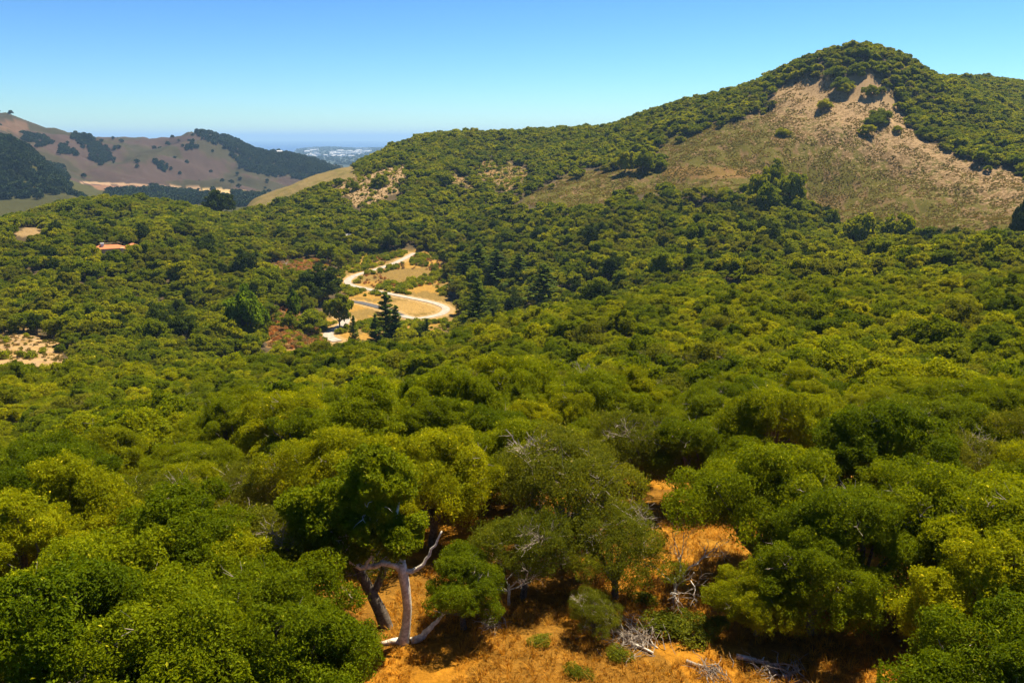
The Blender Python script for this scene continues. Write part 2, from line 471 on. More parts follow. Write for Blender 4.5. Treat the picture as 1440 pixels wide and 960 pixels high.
def foliage(name, pts, nrm, size, g, mat, tint=None, rnd=0.8, asp=0.55):
    """diamond leaf sprays at pts, roughly facing nrm"""
    n = len(pts)
    d = nrm + g.normal(0, rnd, (n, 3)); d /= np.linalg.norm(d, axis=1)[:, None] + 1e-9
    a = np.cross(d, g.normal(0, 1, (n, 3))); a /= np.linalg.norm(a, axis=1)[:, None] + 1e-9
    b = np.cross(d, a)
    s = size * g.uniform(0.6, 1.35, n)[:, None]
    bend = d * s * 0.25
    V = np.stack([pts + a * s - bend, pts + b * s * asp + bend * .3, pts - a * s - bend, pts - b * s * asp + bend * .3], 1).reshape(-1, 3)
    Fq = np.arange(4 * n).reshape(n, 4)
    t = np.clip(tint if tint is not None else g.uniform(0.2, 0.8, n), 0, 1)
    return mesh_from(name, V, Fq, (mat,), {'tint': np.repeat(t, 4)})


def crown_points(puffs, n, g, shell=0.45, gapf=1.0):
    """puffs (k,6): centre, radii. leaves sit near the ragged skin of each puff, in clusters with gaps"""
    puffs = np.asarray(puffs, float)
    w = (puffs[:, 3] * puffs[:, 4] + puffs[:, 5] * puffs[:, 3]); w /= w.sum()
    k = g.choice(len(puffs), int(n * 3.2), p=w)
    d = g.normal(0, 1, (len(k), 3)); d[:, 2] += 0.3; d /= np.linalg.norm(d, axis=1)[:, None]
    rad = 1 - shell * g.random(len(k)) ** 1.6 + g.normal(0, 0.06, len(k))
    R0 = puffs[k, 3:6]
    P = puffs[k, :3] + d * rad[:, None] * R0
    q = P / (0.48 * gapf) + k[:, None] * 3.3
    b1 = vnoise3(q, 4); b2 = vnoise3(q * 2.1, 9)
    b0 = vnoise3(P / (1.25 * gapf) + 11.3, 15)
    P = P + d * R0 * ((b0 - .5) * .9)[:, None]
    P = P + d * R0 * ((b1 - .5) * .8)[:, None] + d * ((b2 - .5) * .25 * gapf)[:, None]
    keep = (b1 * .38 + b2 * .27 + b0 * .35 + g.normal(0, .07, len(k))) > .46
    for pf in puffs:
        q = (P - pf[:3]) / pf[3:6]
        keep &= ~((q ** 2).sum(1) < 0.30)
    P = P[keep][:n]; d = d[keep][:n]; k = k[keep][:n]
    cen = puffs[:, :3].mean(0)
    o = P - cen; o /= np.linalg.norm(o, axis=1)[:, None] + 1e-9
    return P, d * 0.75 + o * 0.25, k


def oak_puffs(g, Rc=4.5, H=8.0, low=2.4, n=30, lop=0.0):
    L = []
    zc = low + (H - low) * 0.40
    ph = g.uniform(0, 6.28, 4)
    nb = 9
    big = [(g.uniform(0, 6.283), g.uniform(-.1, 1.0)) for _ in range(nb)]
    for i in range(int(n * 1.7)):
        if i < n // 2:
            an, se = big[i % nb]; an += g.normal(0, .35); se = np.clip(se + g.normal(0, .18), -.3, 1)
        else:
            an = g.uniform(0, 2 * math.pi); se = g.uniform(-0.3, 1.0)
        el = math.asin(se)
        rr = g.uniform(0.55, 0.95)
        pr = g.uniform(0.13, 0.30) * Rc * (1.15 if rr < .7 else .9)
        rim = 1 + .16 * math.sin(2 * an + ph[0]) + .12 * math.sin(3 * an + ph[1]) + .07 * math.sin(5 * an + ph[2])
        x = math.cos(an) * math.cos(el) * Rc * rr * rim
        y = math.sin(an) * math.cos(el) * Rc * rr * rim
        z = zc + math.sin(el) * (H - zc) * rr * (1 + .15 * math.sin(an + ph[3])) + g.normal(0, 0.35)
        L.append((x, y, max(z, low + pr * .3), pr * 1.2, pr * 1.2, pr * 0.8))
    return np.array(L)


def oak_wood(g, puffs, base=0.26, fork=1.6, twigs=0, sides=6, limbs=12):
    b = MB()
    lean = g.normal(0, 0.25, 2)
    top = np.array([lean[0], lean[1], fork])
    b.tube(curvy((0, 0, -0.4), top, g, 5, 0.05), np.linspace(base * 1.35, base, 5), sides + 2)
    order = g.permutation(len(puffs))[:limbs]
    for i in order:
        t = puffs[i, :3].copy()
        mid = top + (t - top) * 0.45 + np.array([0, 0, 0.3]) + g.normal(0, 0.25, 3)
        p = np.concatenate([curvy(top - (0, 0, .15), mid, g, 4, 0.08)[:-1], curvy(mid, t, g, 5, 0.12)])
        b.tube(p, np.linspace(base * 0.6, 0.03, len(p)), sides)
    tw = MB()
    for k in range(twigs):
        pf = puffs[order[g.integers(len(order))]]
        d = g.normal(0, 1, 3); d[2] = abs(d[2]) * .6; d /= np.linalg.norm(d)
        a = pf[:3].copy(); e = pf[:3] + d * pf[3] * g.uniform(1.0, 1.45)
        pts = curvy(a, e, g, 5, 0.12); tw.tube(pts, np.linspace(0.032, 0.008, 5), 3)
        for q in range(3):
            s = pts[g.integers(1, 4)]; e2 = s + (d + g.normal(0, 0.7, 3)) * pf[3] * 0.4
            tw.tube(curvy(s, e2, g, 4, 0.12), np.linspace(0.018, 0.006, 4), 3)
    return b, tw


def joined(name, parts):
    """one mesh out of several material meshes (only for the uncountable far woodland)"""
    V, Fq, mi, tint, mats, off = [], [], [], [], [], 0
    for k, me in enumerate([p for p in parts if p]):
        nv = len(me.vertices); v = np.zeros(nv * 3, np.float32); me.vertices.foreach_get('co', v)
        f = np.zeros(len(me.loops), np.int32); me.loops.foreach_get('vertex_index', f)
        V.append(v.reshape(-1, 3)); Fq.append(f.reshape(-1, 4) + off); mi += [k] * (len(f) // 4); off += nv
        t = np.full(nv, 0.5, np.float32)
        if 'tint' in me.attributes: me.attributes['tint'].data.foreach_get('value', t)
        tint.append(t); mats.append(me.materials[0])
    return mesh_from(name, np.concatenate(V), np.concatenate(Fq), mats, {'tint': np.concatenate(tint)}, matidx=mi)


def oak_kind(name, seed, leaves, size, mat, bark=M_BARK, twigs=0, Rc=4.5, H=8, low=2.4, n=30, limbs=12, lop=0.0, sides=6):
    g = np.random.default_rng(seed)
    pf = oak_puffs(g, Rc, H, low, n, lop)
    P, d, k = crown_points(pf, leaves, g)
    pt = g.uniform(0.30, 0.62, len(pf))
    tint = pt[k] + g.normal(0, 0.17, len(P))
    tint = tint + (vnoise3(P / 1.1, 77) - .5) * .35
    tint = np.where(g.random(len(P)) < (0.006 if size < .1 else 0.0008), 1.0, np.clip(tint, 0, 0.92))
    cr = foliage(name + '_crown', P, d, size, g, mat, tint)
    wb, tw = oak_wood(g, pf, twigs=twigs, limbs=limbs, sides=sides)
    wm = wb.mesh(name + '_trunk', (bark,), True)
    if twigs:
        wm = joined(name + '_trunk', [wm, tw.mesh(name + '_twigs', (M_TWIG,))])
    return cr, wm, None


NEAR = [oak_kind('near_oak', 11, 95000, 0.074, M_OAK, lop=.1, twigs=14), oak_kind('near_oak', 12, 95000, 0.076, M_OAK, n=36, Rc=4.8, H=7.4, twigs=26),
        oak_kind('near_oak', 13, 90000, 0.076, M_OAK, n=26, Rc=4.3, H=8.6, lop=.15, twigs=8), oak_kind('near_oak', 14, 56000, 0.068, M_OAKG, twigs=90, n=32, Rc=4.7, H=8)]
MID = [oak_kind('mid_oak', 21 + i, 21000, 0.175, M_OAK, n=24 + 3 * i, Rc=4.2 + .2 * i, H=8.2 - .3 * i, lop=.05 * i, limbs=8, sides=5, twigs=(6, 16, 4, 22)[i]) for i in range(4)]
MID.append(oak_kind('mid_oak', 27, 9500, 0.18, M_OAKG, n=24, twigs=60, limbs=8, sides=5))


def template(me):
    return bpy.data.objects.new(me.name, me)   # never linked to the scene


NEAR_T = [template(joined('oak', k)) for k in NEAR]
MID_T = [template(joined('oak', k)) for k in MID]
FAR_T = [template(joined('oak', oak_kind('far_oak', 31 + i, 4600, 0.34, (M_OAK, M_OAK, M_OAK, M_OAKG, M_DARK)[i], n=20, limbs=5, sides=4, twigs=(0, 6, 0, 22, 0)[i],
                                         Rc=4.2 + .3 * (i % 3), H=(7.6, 7, 8.2, 7, 9)[i]))) for i in range(5)]
VFAR_T = [template(joined('oak', oak_kind('vfar_oak', 41 + i, 1300, 0.62, (M_OAK, M_OAK, M_OAKG)[i], n=14, limbs=2, sides=3, low=1.0, H=(7, 6.2, 6.5)[i]))) for i in range(3)]
HAZY_T = [template(joined('tree', oak_kind('hazy_oak', 51 + i, 160, 1.9, M_FAR, n=9, limbs=1, sides=3, low=0.5, Rc=4.8, H=(8, 10)[i]))) for i in range(2)]


def shrub_kind(name, seed, leaves, size, mat, Rc=1.0, H=1.0, n=8, stems=6):
    g = np.random.default_rng(seed)
    pf = []
    for i in range(n):
        an = g.uniform(0, 6.283); r = g.uniform(0, .6) * Rc; pr = g.uniform(.35, .55) * Rc
        pf.append((math.cos(an) * r, math.sin(an) * r, H * g.uniform(.3, .6), pr, pr, min(pr, H * .5)))
    pf = np.array(pf)
    P, d, k = crown_points(pf, leaves, g, shell=0.6)
    P[:, 2] = np.maximum(P[:, 2], 0.02)
    cr = foliage(name, P, d, size, g, mat, g.uniform(.25, .75, len(pf))[k] + g.normal(0, .12, len(P)))
    b = MB()
    for i in range(stems):
        e = pf[i % n, :3] * (1.2, 1.2, 1.5) + g.normal(0, .1, 3) * Rc
        b.tube(curvy((0, 0, -.1), e, g, 4, .1), np.linspace(.03, .008, 4) * (0.6 + Rc * .4), 4)
    return cr, b.mesh(name + '_stems', (M_TWIG,))


SCRUB_T = [template(joined('scrub', shrub_kind('scrub', 61 + i, 70, 0.22, M_SCRUB, 1.0, (0.6, 0.8, 0.5)[i], stems=9))) for i in range(3)]
RUSSET_T = [template(joined('russet', shrub_kind('russet', 71 + i, 300, 0.16, M_RUSSET, 1.3, (1.3, 1.8)[i], stems=10))) for i in range(2)]
GREENSH = [shrub_kind('green_shrub', 81 + i, 3200, 0.075, M_OAKG, 1.4, 1.1, n=16) for i in range(2)]
GREENSH_T = [template(joined('shrub', shrub_kind('green_low', 85 + i, 420, 0.2, M_OAK, 1.5, 1.5, n=8))) for i in range(2)]


def tuft(seed, n=26, h=0.4, w=0.009, spread=0.22):
    g = np.random.default_rng(seed); V = []; Fq = []; tt = []
    for i in range(n):
        an = g.uniform(0, 6.283); r = spread * g.random() ** .7
        b0 = np.array([math.cos(an) * r, math.sin(an) * r, -0.02]); out = np.array([math.cos(an), math.sin(an), 0])
        hh = h * g.uniform(.5, 1.2); s = np.array([-out[1], out[0], 0]) * w
        t1 = b0 + out * hh * .25 + (0, 0, hh * .6); t2 = b0 + out * hh * g.uniform(.4, 1.0) + (0, 0, hh * g.uniform(.6, 1))
        k = len(V); V += [b0 - s, b0 + s, t1 + s * .7, t1 - s * .7, t2 + s * .3, t2 - s * .3]
        Fq += [(k, k + 1, k + 2, k + 3), (k + 3, k + 2, k + 4, k + 5)]; tt += [g.uniform(.2, .85)] * 6
    return mesh_from('tuft', np.array(V), np.array(Fq), (M_GRASS,), {'tint': np.array(tt)})


TUFT_T = [template(tuft(91, 30, .38, .014)), template(tuft(92, 22, .55, .016)), template(tuft(93, 40, .22, .016, .3))]


# ------------------------------------------------------------------ one object of many uncountable plants
def scatter(name, pts, rot, scl, idx, temps, **props):
    me = bpy.data.meshes.new(name); me.vertices.add(len(pts))
    me.vertices.foreach_set('co', np.asarray(pts, np.float32).ravel())
    for nme, typ, key, val in (('rot', 'FLOAT_VECTOR', 'vector', rot), ('scl', 'FLOAT_VECTOR', 'vector', scl)):
        a = me.attributes.new(nme, typ, 'POINT'); a.data.foreach_set(key, np.asarray(val, np.float32).ravel())
    a = me.attributes.new('idx', 'INT', 'POINT'); a.data.foreach_set('value', np.asarray(idx, np.int32))
    o = link(name, me, kind='stuff', **props)
    ng = bpy.data.node_groups.new(name, 'GeometryNodeTree')
    ng.interface.new_socket('Geometry', in_out='INPUT', socket_type='NodeSocketGeometry')
    ng.interface.new_socket('Geometry', in_out='OUTPUT', socket_type='NodeSocketGeometry')
    gi = ng.nodes.new('NodeGroupInput'); go = ng.nodes.new('NodeGroupOutput'); jn = ng.nodes.new('GeometryNodeJoinGeometry')

    def na(n_, t_):
        q = ng.nodes.new('GeometryNodeInputNamedAttribute'); q.data_type = t_; q.inputs['Name'].default_value = n_
        return q.outputs['Attribute']
    r_, s_, i_ = na('rot', 'FLOAT_VECTOR'), na('scl', 'FLOAT_VECTOR'), na('idx', 'INT')
    for k, tobj in enumerate(temps):
        cmpn = ng.nodes.new('FunctionNodeCompare'); cmpn.data_type = 'INT'; cmpn.operation = 'EQUAL'
        ng.links.new(i_, cmpn.inputs[2]); cmpn.inputs[3].default_value = k
        oi = ng.nodes.new('GeometryNodeObjectInfo'); oi.inputs[0].default_value = tobj; oi.inputs['As Instance'].default_value = True
        ip = ng.nodes.new('GeometryNodeInstanceOnPoints')
        ng.links.new(gi.outputs[0], ip.inputs['Points']); ng.links.new(cmpn.outputs[0], ip.inputs['Selection'])
        ng.links.new(oi.outputs['Geometry'], ip.inputs['Instance'])
        ng.links.new(r_, ip.inputs['Rotation']); ng.links.new(s_, ip.inputs['Scale'])
        ng.links.new(ip.outputs[0], jn.inputs[0])
    ng.links.new(jn.outputs[0], go.inputs[0])
    md = o.modifiers.new('scatter', 'NODES'); md.node_group = ng
    return o


def jgrid(x0, x1, y0, y1, sp, g):
    nx = int((x1 - x0) / sp); ny = int((y1 - y0) / sp)
    X, Y = np.meshgrid(np.arange(nx) * sp + x0, np.arange(ny) * sp + y0)
    X = X + (np.arange(ny)[:, None] % 2) * sp / 2
    X = X.ravel() + g.uniform(-.42, .42, nx * ny) * sp; Y = Y.ravel() + g.uniform(-.42, .42, nx * ny) * sp
    return X, Y


#@@GROUND
# ------------------------------------------------------------------ ground colours (albedo per zone)
def mixc(c, m, col, k=1.0):
    m = (np.asarray(m, float) * k)[..., None]
    return c * (1 - m) + np.array(col) * m


P3 = np.stack([GX, GY, ZT], -1).reshape(-1, 3)
ppx, ppy = proj(P3); prr = np.hypot(P3[:, 0], P3[:, 1])
front = P3[:, 1] > 1
wx = ppx + (fbm(P3[:, 0] / 6, P3[:, 1] / 6, 21) - .5) * 14; wy = ppy + (fbm(P3[:, 0] / 6, P3[:, 1] / 6, 27) - .5) * 8
col = np.tile(np.array([0.085, 0.062, 0.03]), (len(P3), 1))
n1 = fbm(P3[:, 0] / 4.0, P3[:, 1] / 4.0, 31); n2 = fbm(P3[:, 0] / 13, P3[:, 1] / 13, 35); n3 = fbm(P3[:, 0] / 1.3, P3[:, 1] / 1.3, 39, 3)


def zone(name, pad=0):
    poly, r0, r1 = BARE[name]
    return inpoly(wx, wy, poly) & (prr > r0) & (prr < r1) & front


cl = (prr < 75)
col = mixc(col, cl, (0.34, 0.145, 0.012))
col = mixc(col, cl & (n1 > .52), (0.17, 0.085, 0.014), 0.7)
col = mixc(col, cl & (n2 > .56), (0.42, 0.20, 0.022), 0.6)
col = mixc(col, ss(60, 75, prr) * (prr < 80), (0.085, 0.062, 0.03))
s = zone('slope')
# soil shows most towards the top and the right of the slope, olive scrub lower down
up_ = np.clip((235 - ppy + (ppx - 1150) * 0.36) / 140, 0, 1)
col = mixc(col, s, (0.095, 0.082, 0.009))
col = mixc(col, s & (n1 + up_ * .45 > .63), (0.16, 0.10, 0.038))
soil = np.where(s, .22 + .78 * up_, 0)
col = mixc(col, s & (np.hypot((ppx - 1000) / 70, (ppy - 243) / 9) < 1), (0.26, 0.13, 0.04), .45)
col = mixc(col, s & (np.hypot((ppx - 1168) / 22, (ppy - 282) / 12) < 1), (0.20, 0.11, 0.05), .45)
sx = ((ppx - 1247) / 16 + (ppy - 142) / 14)
col = mixc(col, s & (((np.abs(ppx - 1215) < 22) & (ppy < 112)) | ((np.abs(ppx - 1247 - (142 - ppy) * .15) < 16) & (ppy > 112) & (ppy < 175))), (0.52, 0.36, 0.16), .8)
s = zone('outcrop'); soil = np.where(s, .8, soil); soil = np.where(zone('sand'), .6, soil); col = mixc(col, s, (0.17, 0.11, 0.035)); col = mixc(col, s & (n1 > .54), (0.46, 0.32, 0.16))
for nm in ('patch', 'patch2'):
    s = zone(nm); col = mixc(col, s, (0.20, 0.15, 0.045)); col = mixc(col, s & (n1 > .55), (0.30, 0.18, 0.07))
s = zone('sand'); col = mixc(col, s, (0.40, 0.25, 0.09)); col = mixc(col, s & (n1 > .5), (0.28, 0.17, 0.05))
s = zone('roadside'); col = mixc(col, s, (0.34, 0.19, 0.035)); col = mixc(col, s & (n2 > .5), (0.22, 0.14, 0.035))
col = mixc(col, s & (np.hypot((ppx - 575) / 45, (ppy - 432) / 9) < 1), (0.34, 0.21, 0.06))
for nm in ('russet', 'russet2'):
    col = mixc(col, zone(nm), (0.26, 0.145, 0.045))
for nm in ('streak', 'ochre1', 'peak'):
    col = mixc(col, zone(nm), (0.26, 0.17, 0.07))
col = mixc(col, zone('gold'), (0.40, 0.28, 0.06))
s = zone('grassridge') | ((prr > 740) & (prr < 960) & (ppx < 505) & front)
col = mixc(col, s, (0.20, 0.145, 0.05)); col = mixc(col, s & (n2 > .5), (0.16, 0.125, 0.035))
far = (prr > 1000) & (prr < 4200)
col = mixc(col, far, (0.062, 0.058, 0.014))
col = mixc(col, far & (prr > 1900) & (n2 > .45), (0.064, 0.045, 0.027))
n4 = fbm(P3[:, 0] / 120, P3[:, 1] / 120, 45)
col = mixc(col, far & (prr > 1900), (0.070, 0.044, 0.032), 0.55 + .4 * (n4 > .5))
col = mixc(col, far & (prr > 1900) & (n4 < .42), (0.042, 0.040, 0.014), .7)
s = far & inpoly(wx, ppy, [(286, 264), (345, 268), (349, 274), (310, 273), (283, 269)]) & (prr < 2150)
col = mixc(col, s, (0.50, 0.34, 0.14))
line = far & (prr < 2200) & (np.abs(ppy - np.interp(ppx, [112, 200, 290], [256.5, 260.5, 265.5])) < 1.3) & (ppx > 112) & (ppx < 290)
col = mixc(col, line, (0.34, 0.22, 0.12))
s = far & inpoly(ppx, ppy, [(125, 260), (210, 262), (215, 270), (140, 268)]) & (prr < 2200)
col = mixc(col, s & ~line, (0.24, 0.125, 0.07), .8)
s = far & (np.hypot((ppx - 20) / 22, (ppy - 178) / 9) < 1); col = mixc(col, s, (0.16, 0.09, 0.05), .7)
col = mixc(col, prr > 4200, (0.06, 0.075, 0.055))
col *= (0.82 + 0.36 * n3)[:, None]
rd = np.full(len(P3), 99.0); mk = (prr > 290) & (prr < 640) & front & (np.abs(ppx - 530) < 160)
rd[mk] = road_dist(P3[mk, 0], P3[mk, 1])
col = mixc(col, (rd < 4.8), (0.44, 0.29, 0.12), .7)

idx = np.arange(NT * NR).reshape(NT, NR)
Fq = np.stack([idx[:-1, :-1], idx[1:, :-1], idx[1:, 1:], idx[:-1, 1:]], -1).reshape(-1, 4)[:, ::-1]
m, nt, out = newmat('hillside_ground')
a = N(nt, 'ShaderNodeAttribute', attribute_name='zone_col')
nn = noise(nt, 1.1, 6, 0.72); nf = noise(nt, 7.0, 4, 0.7)
c = mix(nt, 1.0, a.outputs['Color'], ramp(nt, nn, [(0.3, (0.62, 0.6, 0.58)), (0.55, (1, 1, 1)), (0.72, (1.35, 1.32, 1.25))]), 'MULTIPLY')
c = mix(nt, 1.0, c, ramp(nt, nf, [(0.3, (0.7, 0.68, 0.66)), (0.7, (1.2, 1.2, 1.2))]), 'MULTIPLY')
sa = N(nt, 'ShaderNodeAttribute', attribute_name='soil')
ns = noise(nt, 0.45, 7, 0.75)
mul = N(nt, 'ShaderNodeMath', operation='MULTIPLY_ADD'); nt.links.new(sa.outputs['Fac'], mul.inputs[0]); mul.inputs[1].default_value = .27; nt.links.new(ns, mul.inputs[2])
gate = N(nt, 'ShaderNodeMath', operation='GREATER_THAN'); nt.links.new(sa.outputs['Fac'], gate.inputs[0]); gate.inputs[1].default_value = .05
rm = ramp(nt, mul.outputs[0], [(0.635, (0, 0, 0)), (0.70, (1, 1, 1))])
mu2 = N(nt, 'ShaderNodeMath', operation='MULTIPLY'); nt.links.new(rm, mu2.inputs[0]); nt.links.new(gate.outputs[0], mu2.inputs[1])
c = mix(nt, mu2.outputs[0], c, mix(nt, nf, (0.22, 0.135, 0.06), (0.40, 0.265, 0.13)))
b = N(nt, 'ShaderNodeBsdfPrincipled'); nt.links.new(c, b.inputs['Base Color']); b.inputs['Roughness'].default_value = 0.95; b.inputs['Specular IOR Level'].default_value = 0.05
bp = N(nt, 'ShaderNodeBump'); bp.inputs['Strength'].default_value = 0.8; bp.inputs['Distance'].default_value = 0.25
nt.links.new(nn, bp.inputs['Height']); nt.links.new(bp.outputs[0], b.inputs['Normal'])
nt.links.new(b.outputs[0], out.inputs[0])
gm = mesh_from('hills', P3, Fq, (m,), {'zone_col': col, 'soil': soil}, smooth=True)
link('hills', gm, kind='structure', label='rolling coastal hills with dry grass, bare soil and wooded ground')

# sea
m, nt, out = newmat('sea_water')
b = N(nt, 'ShaderNodeBsdfPrincipled'); b.inputs['Base Color'].default_value = (0.004, 0.05, 0.17, 1); b.inputs['Roughness'].default_value = 0.35
b.inputs['Specular IOR Level'].default_value = 0.25
nt.links.new(b.outputs[0], out.inputs[0])
an = np.linspace(0, 2 * math.pi, 129)[:-1]; rs_ = [3000, 9000, 20000, 48000]
V = np.array([(math.sin(t) * r, math.cos(t) * r, -192) for r in rs_ for t in an])
Fq = [(k * 128 + i, k * 128 + (i + 1) % 128, (k + 1) * 128 + (i + 1) % 128, (k + 1) * 128 + i) for k in range(3) for i in range(128)]
link('water', mesh_from('water', V, np.array(Fq)[:, ::-1], (m,)), kind='structure', label='blue sea on the horizon beyond the coastal town')

# roads
M_ROAD = plain_mat('pale_road', (0.30, 0.245, 0.18), (0.44, 0.37, 0.28), 0.6)
M_DARKROAD = plain_mat('dark_road', (0.07, 0.068, 0.066), (0.10, 0.095, 0.09), 0.8)  # much darker road colour, used only on the stretch below the hairpin


def ribbon(P, half, zoff=0.10, skirt=0.25):
    P = np.array(P); t = np.gradient(P[:, :2], axis=0); t /= np.linalg.norm(t, axis=1)[:, None]
    nrm = np.stack([t[:, 1], -t[:, 0]], -1)
    rows = []
    for (o, dz) in ((-half - .15, -skirt), (-half, zoff), (0, zoff + .05), (half, zoff), (half + .15, -skirt)):
        rows.append(np.concatenate([P[:, :2] + nrm * o, (P[:, 2] + dz)[:, None]], 1))
    V = np.stack(rows, 1).reshape(-1, 3); n = len(P)
    Fq = [(i * 5 + k, i * 5 + k + 1, (i + 1) * 5 + k + 1, (i + 1) * 5 + k) for i in range(n - 1) for k in range(4)]
    return V, np.array(Fq)[:, ::-1]


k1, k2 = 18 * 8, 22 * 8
link('road', mesh_from('road', *ribbon(road[:k1 + 1], 1.95), (M_ROAD,)), kind='structure', label='pale road winding in a hairpin bend through the valley')
link('road', mesh_from('road', *ribbon(road[k1:k2 + 1], 2.1), (M_DARKROAD,)), kind='structure', label='dark stretch of road below the hairpin bend')
link('road', mesh_from('road', *ribbon(road[k2:], 2.1), (M_ROAD,)), kind='structure', label='pale lower bend of the road in front of the dry slope')
#@@TREES
# ------------------------------------------------------------------ hand-set trees round the clearing
placed = []      # x, y, radius of everything with a place of its own
n_ind = [0]


def put_tree(kind, loc, rz, sc, name, label, cat, group=None, trunk='trunk', crown='crown'):
    cr, wm, tm = kind
    e = empty(name, loc, rz, sc, label=label, category=cat)
    if group: e['group'] = group
    link(crown, cr, e); link(trunk, wm, e)
    if tm: link('dead_twigs', tm, e)
    return e


HAND = [  # px, py of the crown's middle, scale, near kind, turn, label
    (800, 672, 1.0, 3, 0.3, 'grey-green open-crowned oak with many bare twigs in the middle behind the clearing'),
    (735, 765, 0.55, 3, 2.2, 'small thin grey-green oak between the white-trunked oak and the brush pile'),
    (868, 765, 0.55, 3, 4.0, 'low olive oak at the back edge of the clearing above the branch pile'),
    (900, 625, 0.9, 3, 1.2, 'grey-twigged oak left of the dark gap with the pale leaning limb'),
    (1072, 695, .98, 1, 0.5, 'broad oak right of the narrow orange strip that leads up from the clearing'),
    (1215, 758, 0.84, 0, 2.6, 'olive oak standing over the deep shadow at the right of the clearing'),
    (1408, 872, 0.85, 2, 0.9, 'dark green oak filling the lower right behind the deep shadow'),
    (1420, 770, 1.0, 0, 3.9, 'dark oak at the right edge of the photo above the lower right corner'),
    (1330, 730, 0.95, 1, 5.1, 'dark oak at the right between the black gap and the lower corner'),
    (1470, 985, 0.9, 1, 1.9, 'dark oak cut off by the bottom right corner of the photo'),
    (1250, 655, 1.0, 2, 4.4, 'rounded oak just right of the black gap on the right'),
    (1090, 600, 1.0, 0, 3.0, 'oak behind the broad oak that stands right of the orange strip'),
    (475, 655, .95, 1, 0.2, 'oak with pale dead limbs showing at its foot, up left of the white trunk'),
    (605, 668, .95, 1, 1.4, 'dense dark oak right behind the crown of the white-trunked oak'),
    (395, 972, 0.80, 2, 2.1, 'bright green oak crown at the bottom left, touching the clearing'),
    (345, 812, 0.78, 0, 3.3, 'green oak crown left of the white trunk'),
    (265, 890, 0.85, 1, 4.3, 'bright green oak near the bottom edge, second crown left of the clearing'),
    (200, 950, 0.95, 0, 5.3, 'bright green oak near the bottom edge towards the left corner'),
    (255, 790, 0.95, 2, 0.7, 'sunlit oak in the lower left above the bottom row'),
    (120, 850, 1.0, 1, 1.1, 'sunlit oak in the lower left close to the left edge'),
    (372, 872, 0.80, 0, 3.6, 'green oak crown left of the white trunk, just above the bottom row'),
    (405, 770, 0.85, 3, 1.9, 'grey-green oak among the pale dead limbs left of the white trunk'),
    (985, 640, 0.80, 0, 2.4, 'oak at the top of the narrow orange strip above the clearing'),
    (1150, 800, 0.60, 1, 4.9, 'low oak between the lone small oak and the deep shadow at the right'),
    (60, 960, 1.0, 2, 2.9, 'bright oak cut off by the bottom left corner of the photo'),
]
for px, py, s_, kd, rz, lab in HAND:
    s_ *= .88 if s_ > .7 else 1
    p = hit(px, py, 5.2 * s_)
    put_tree(NEAR[kd], p, rz, s_, 'oak_tree', lab, 'tree'); placed.append((p[0], p[1], 4.3 * s_)); n_ind[0] += 1
for px, py, s_, kd, rz, lab in [(652, 824, 0.46, 0, 1.0, 'small bright green oak right of the white trunk with its shadow on the orange grass'),
                                (1068, 838, 0.42, 1, 2.0, 'small low oak alone in the orange grass of the clearing, pale stem in front'),
                                (836, 856, 0.27, 3, 0.4, 'thin sapling oak in the clearing behind the branch pile')]:
    p = hit(px, py, 4.6 * s_)
    put_tree(NEAR[kd], p, rz, (s_, s_, s_ * .9), 'oak_tree', lab, 'tree'); placed.append((p[0], p[1], 3 * s_)); n_ind[0] += 1

# the white-trunked oak
g = np.random.default_rng(101)
B = hit(568, 903)
hero = empty('oak_tree', B, 0, 1, label='gnarled oak with a bare white trunk and twisting pale limbs in the clearing', category='tree')
hb = MB()
hb.tube([(0.02, 0, -.4), (-.02, 0, .1), (.12, .05, .8), (.2, .1, 1.6), (.14, .16, 2.5), (.05, .2, 3.2), (0, .22, 3.75)], [.34, .27, .2, .19, .2, .22, .16], 10)
hb.tube([(-.1, 0, .05), (-.5, -.1, .12), (-1.0, -.15, .02), (-1.4, -.2, -.15)], [.2, .13, .09, .04], 6)
link('trunk', hb.mesh('trunk', (M_PALE,), True), hero)


def limb(pts, r0, r1, par, m=M_PALE, sides=7):
    P = smooth_path(np.array(pts, float), per=4); bb = MB()
    P = P + g.normal(0, .025, P.shape)
    bb.tube(P, np.linspace(r0, r1, len(P)), sides)
    return link('limb', bb.mesh('limb', (m,), True), par)


limb([(.03, .2, 3.3), (-.6, .1, 3.75), (-1.3, 0, 3.62), (-2.0, -.05, 3.75), (-2.5, -.1, 4.25), (-2.9, -.2, 4.2)], .15, .05, hero)
limb([(-1.5, 0, 3.65), (-1.25, 0, 4.1), (-1.15, .1, 4.6)], .1, .04, hero)
limb([(-2.35, -.1, 4.0), (-2.8, -.2, 3.6), (-3.0, -.2, 3.4)], .06, .03, hero)
limb([(.0, .25, 3.6), (.05, .5, 4.4), (-.3, .7, 5.2), (-.1, 1.0, 6.4)], .14, .04, hero)
limb([(-.1, .5, 4.5), (-1.0, .4, 5.3), (-1.7, .3, 5.6), (-2.0, .2, 5.1), (-2.6, .1, 5.0), (-3.1, 0, 5.4)], .11, .035, hero)
limb([(-1.5, .3, 5.55), (-1.4, .1, 6.1), (-1.5, .1, 6.6)], .07, .02, hero)
limb([(.05, .2, 3.35), (.5, .2, 3.35), (.85, .2, 3.55), (1.3, .4, 4.2), (1.7, .6, 5.0)], .13, .03, hero)
limb([(.25, 0, .0), (.8, .1, .25), (1.3, .25, .7), (1.75, .4, 1.2)], .2, .05, hero)
pf = []
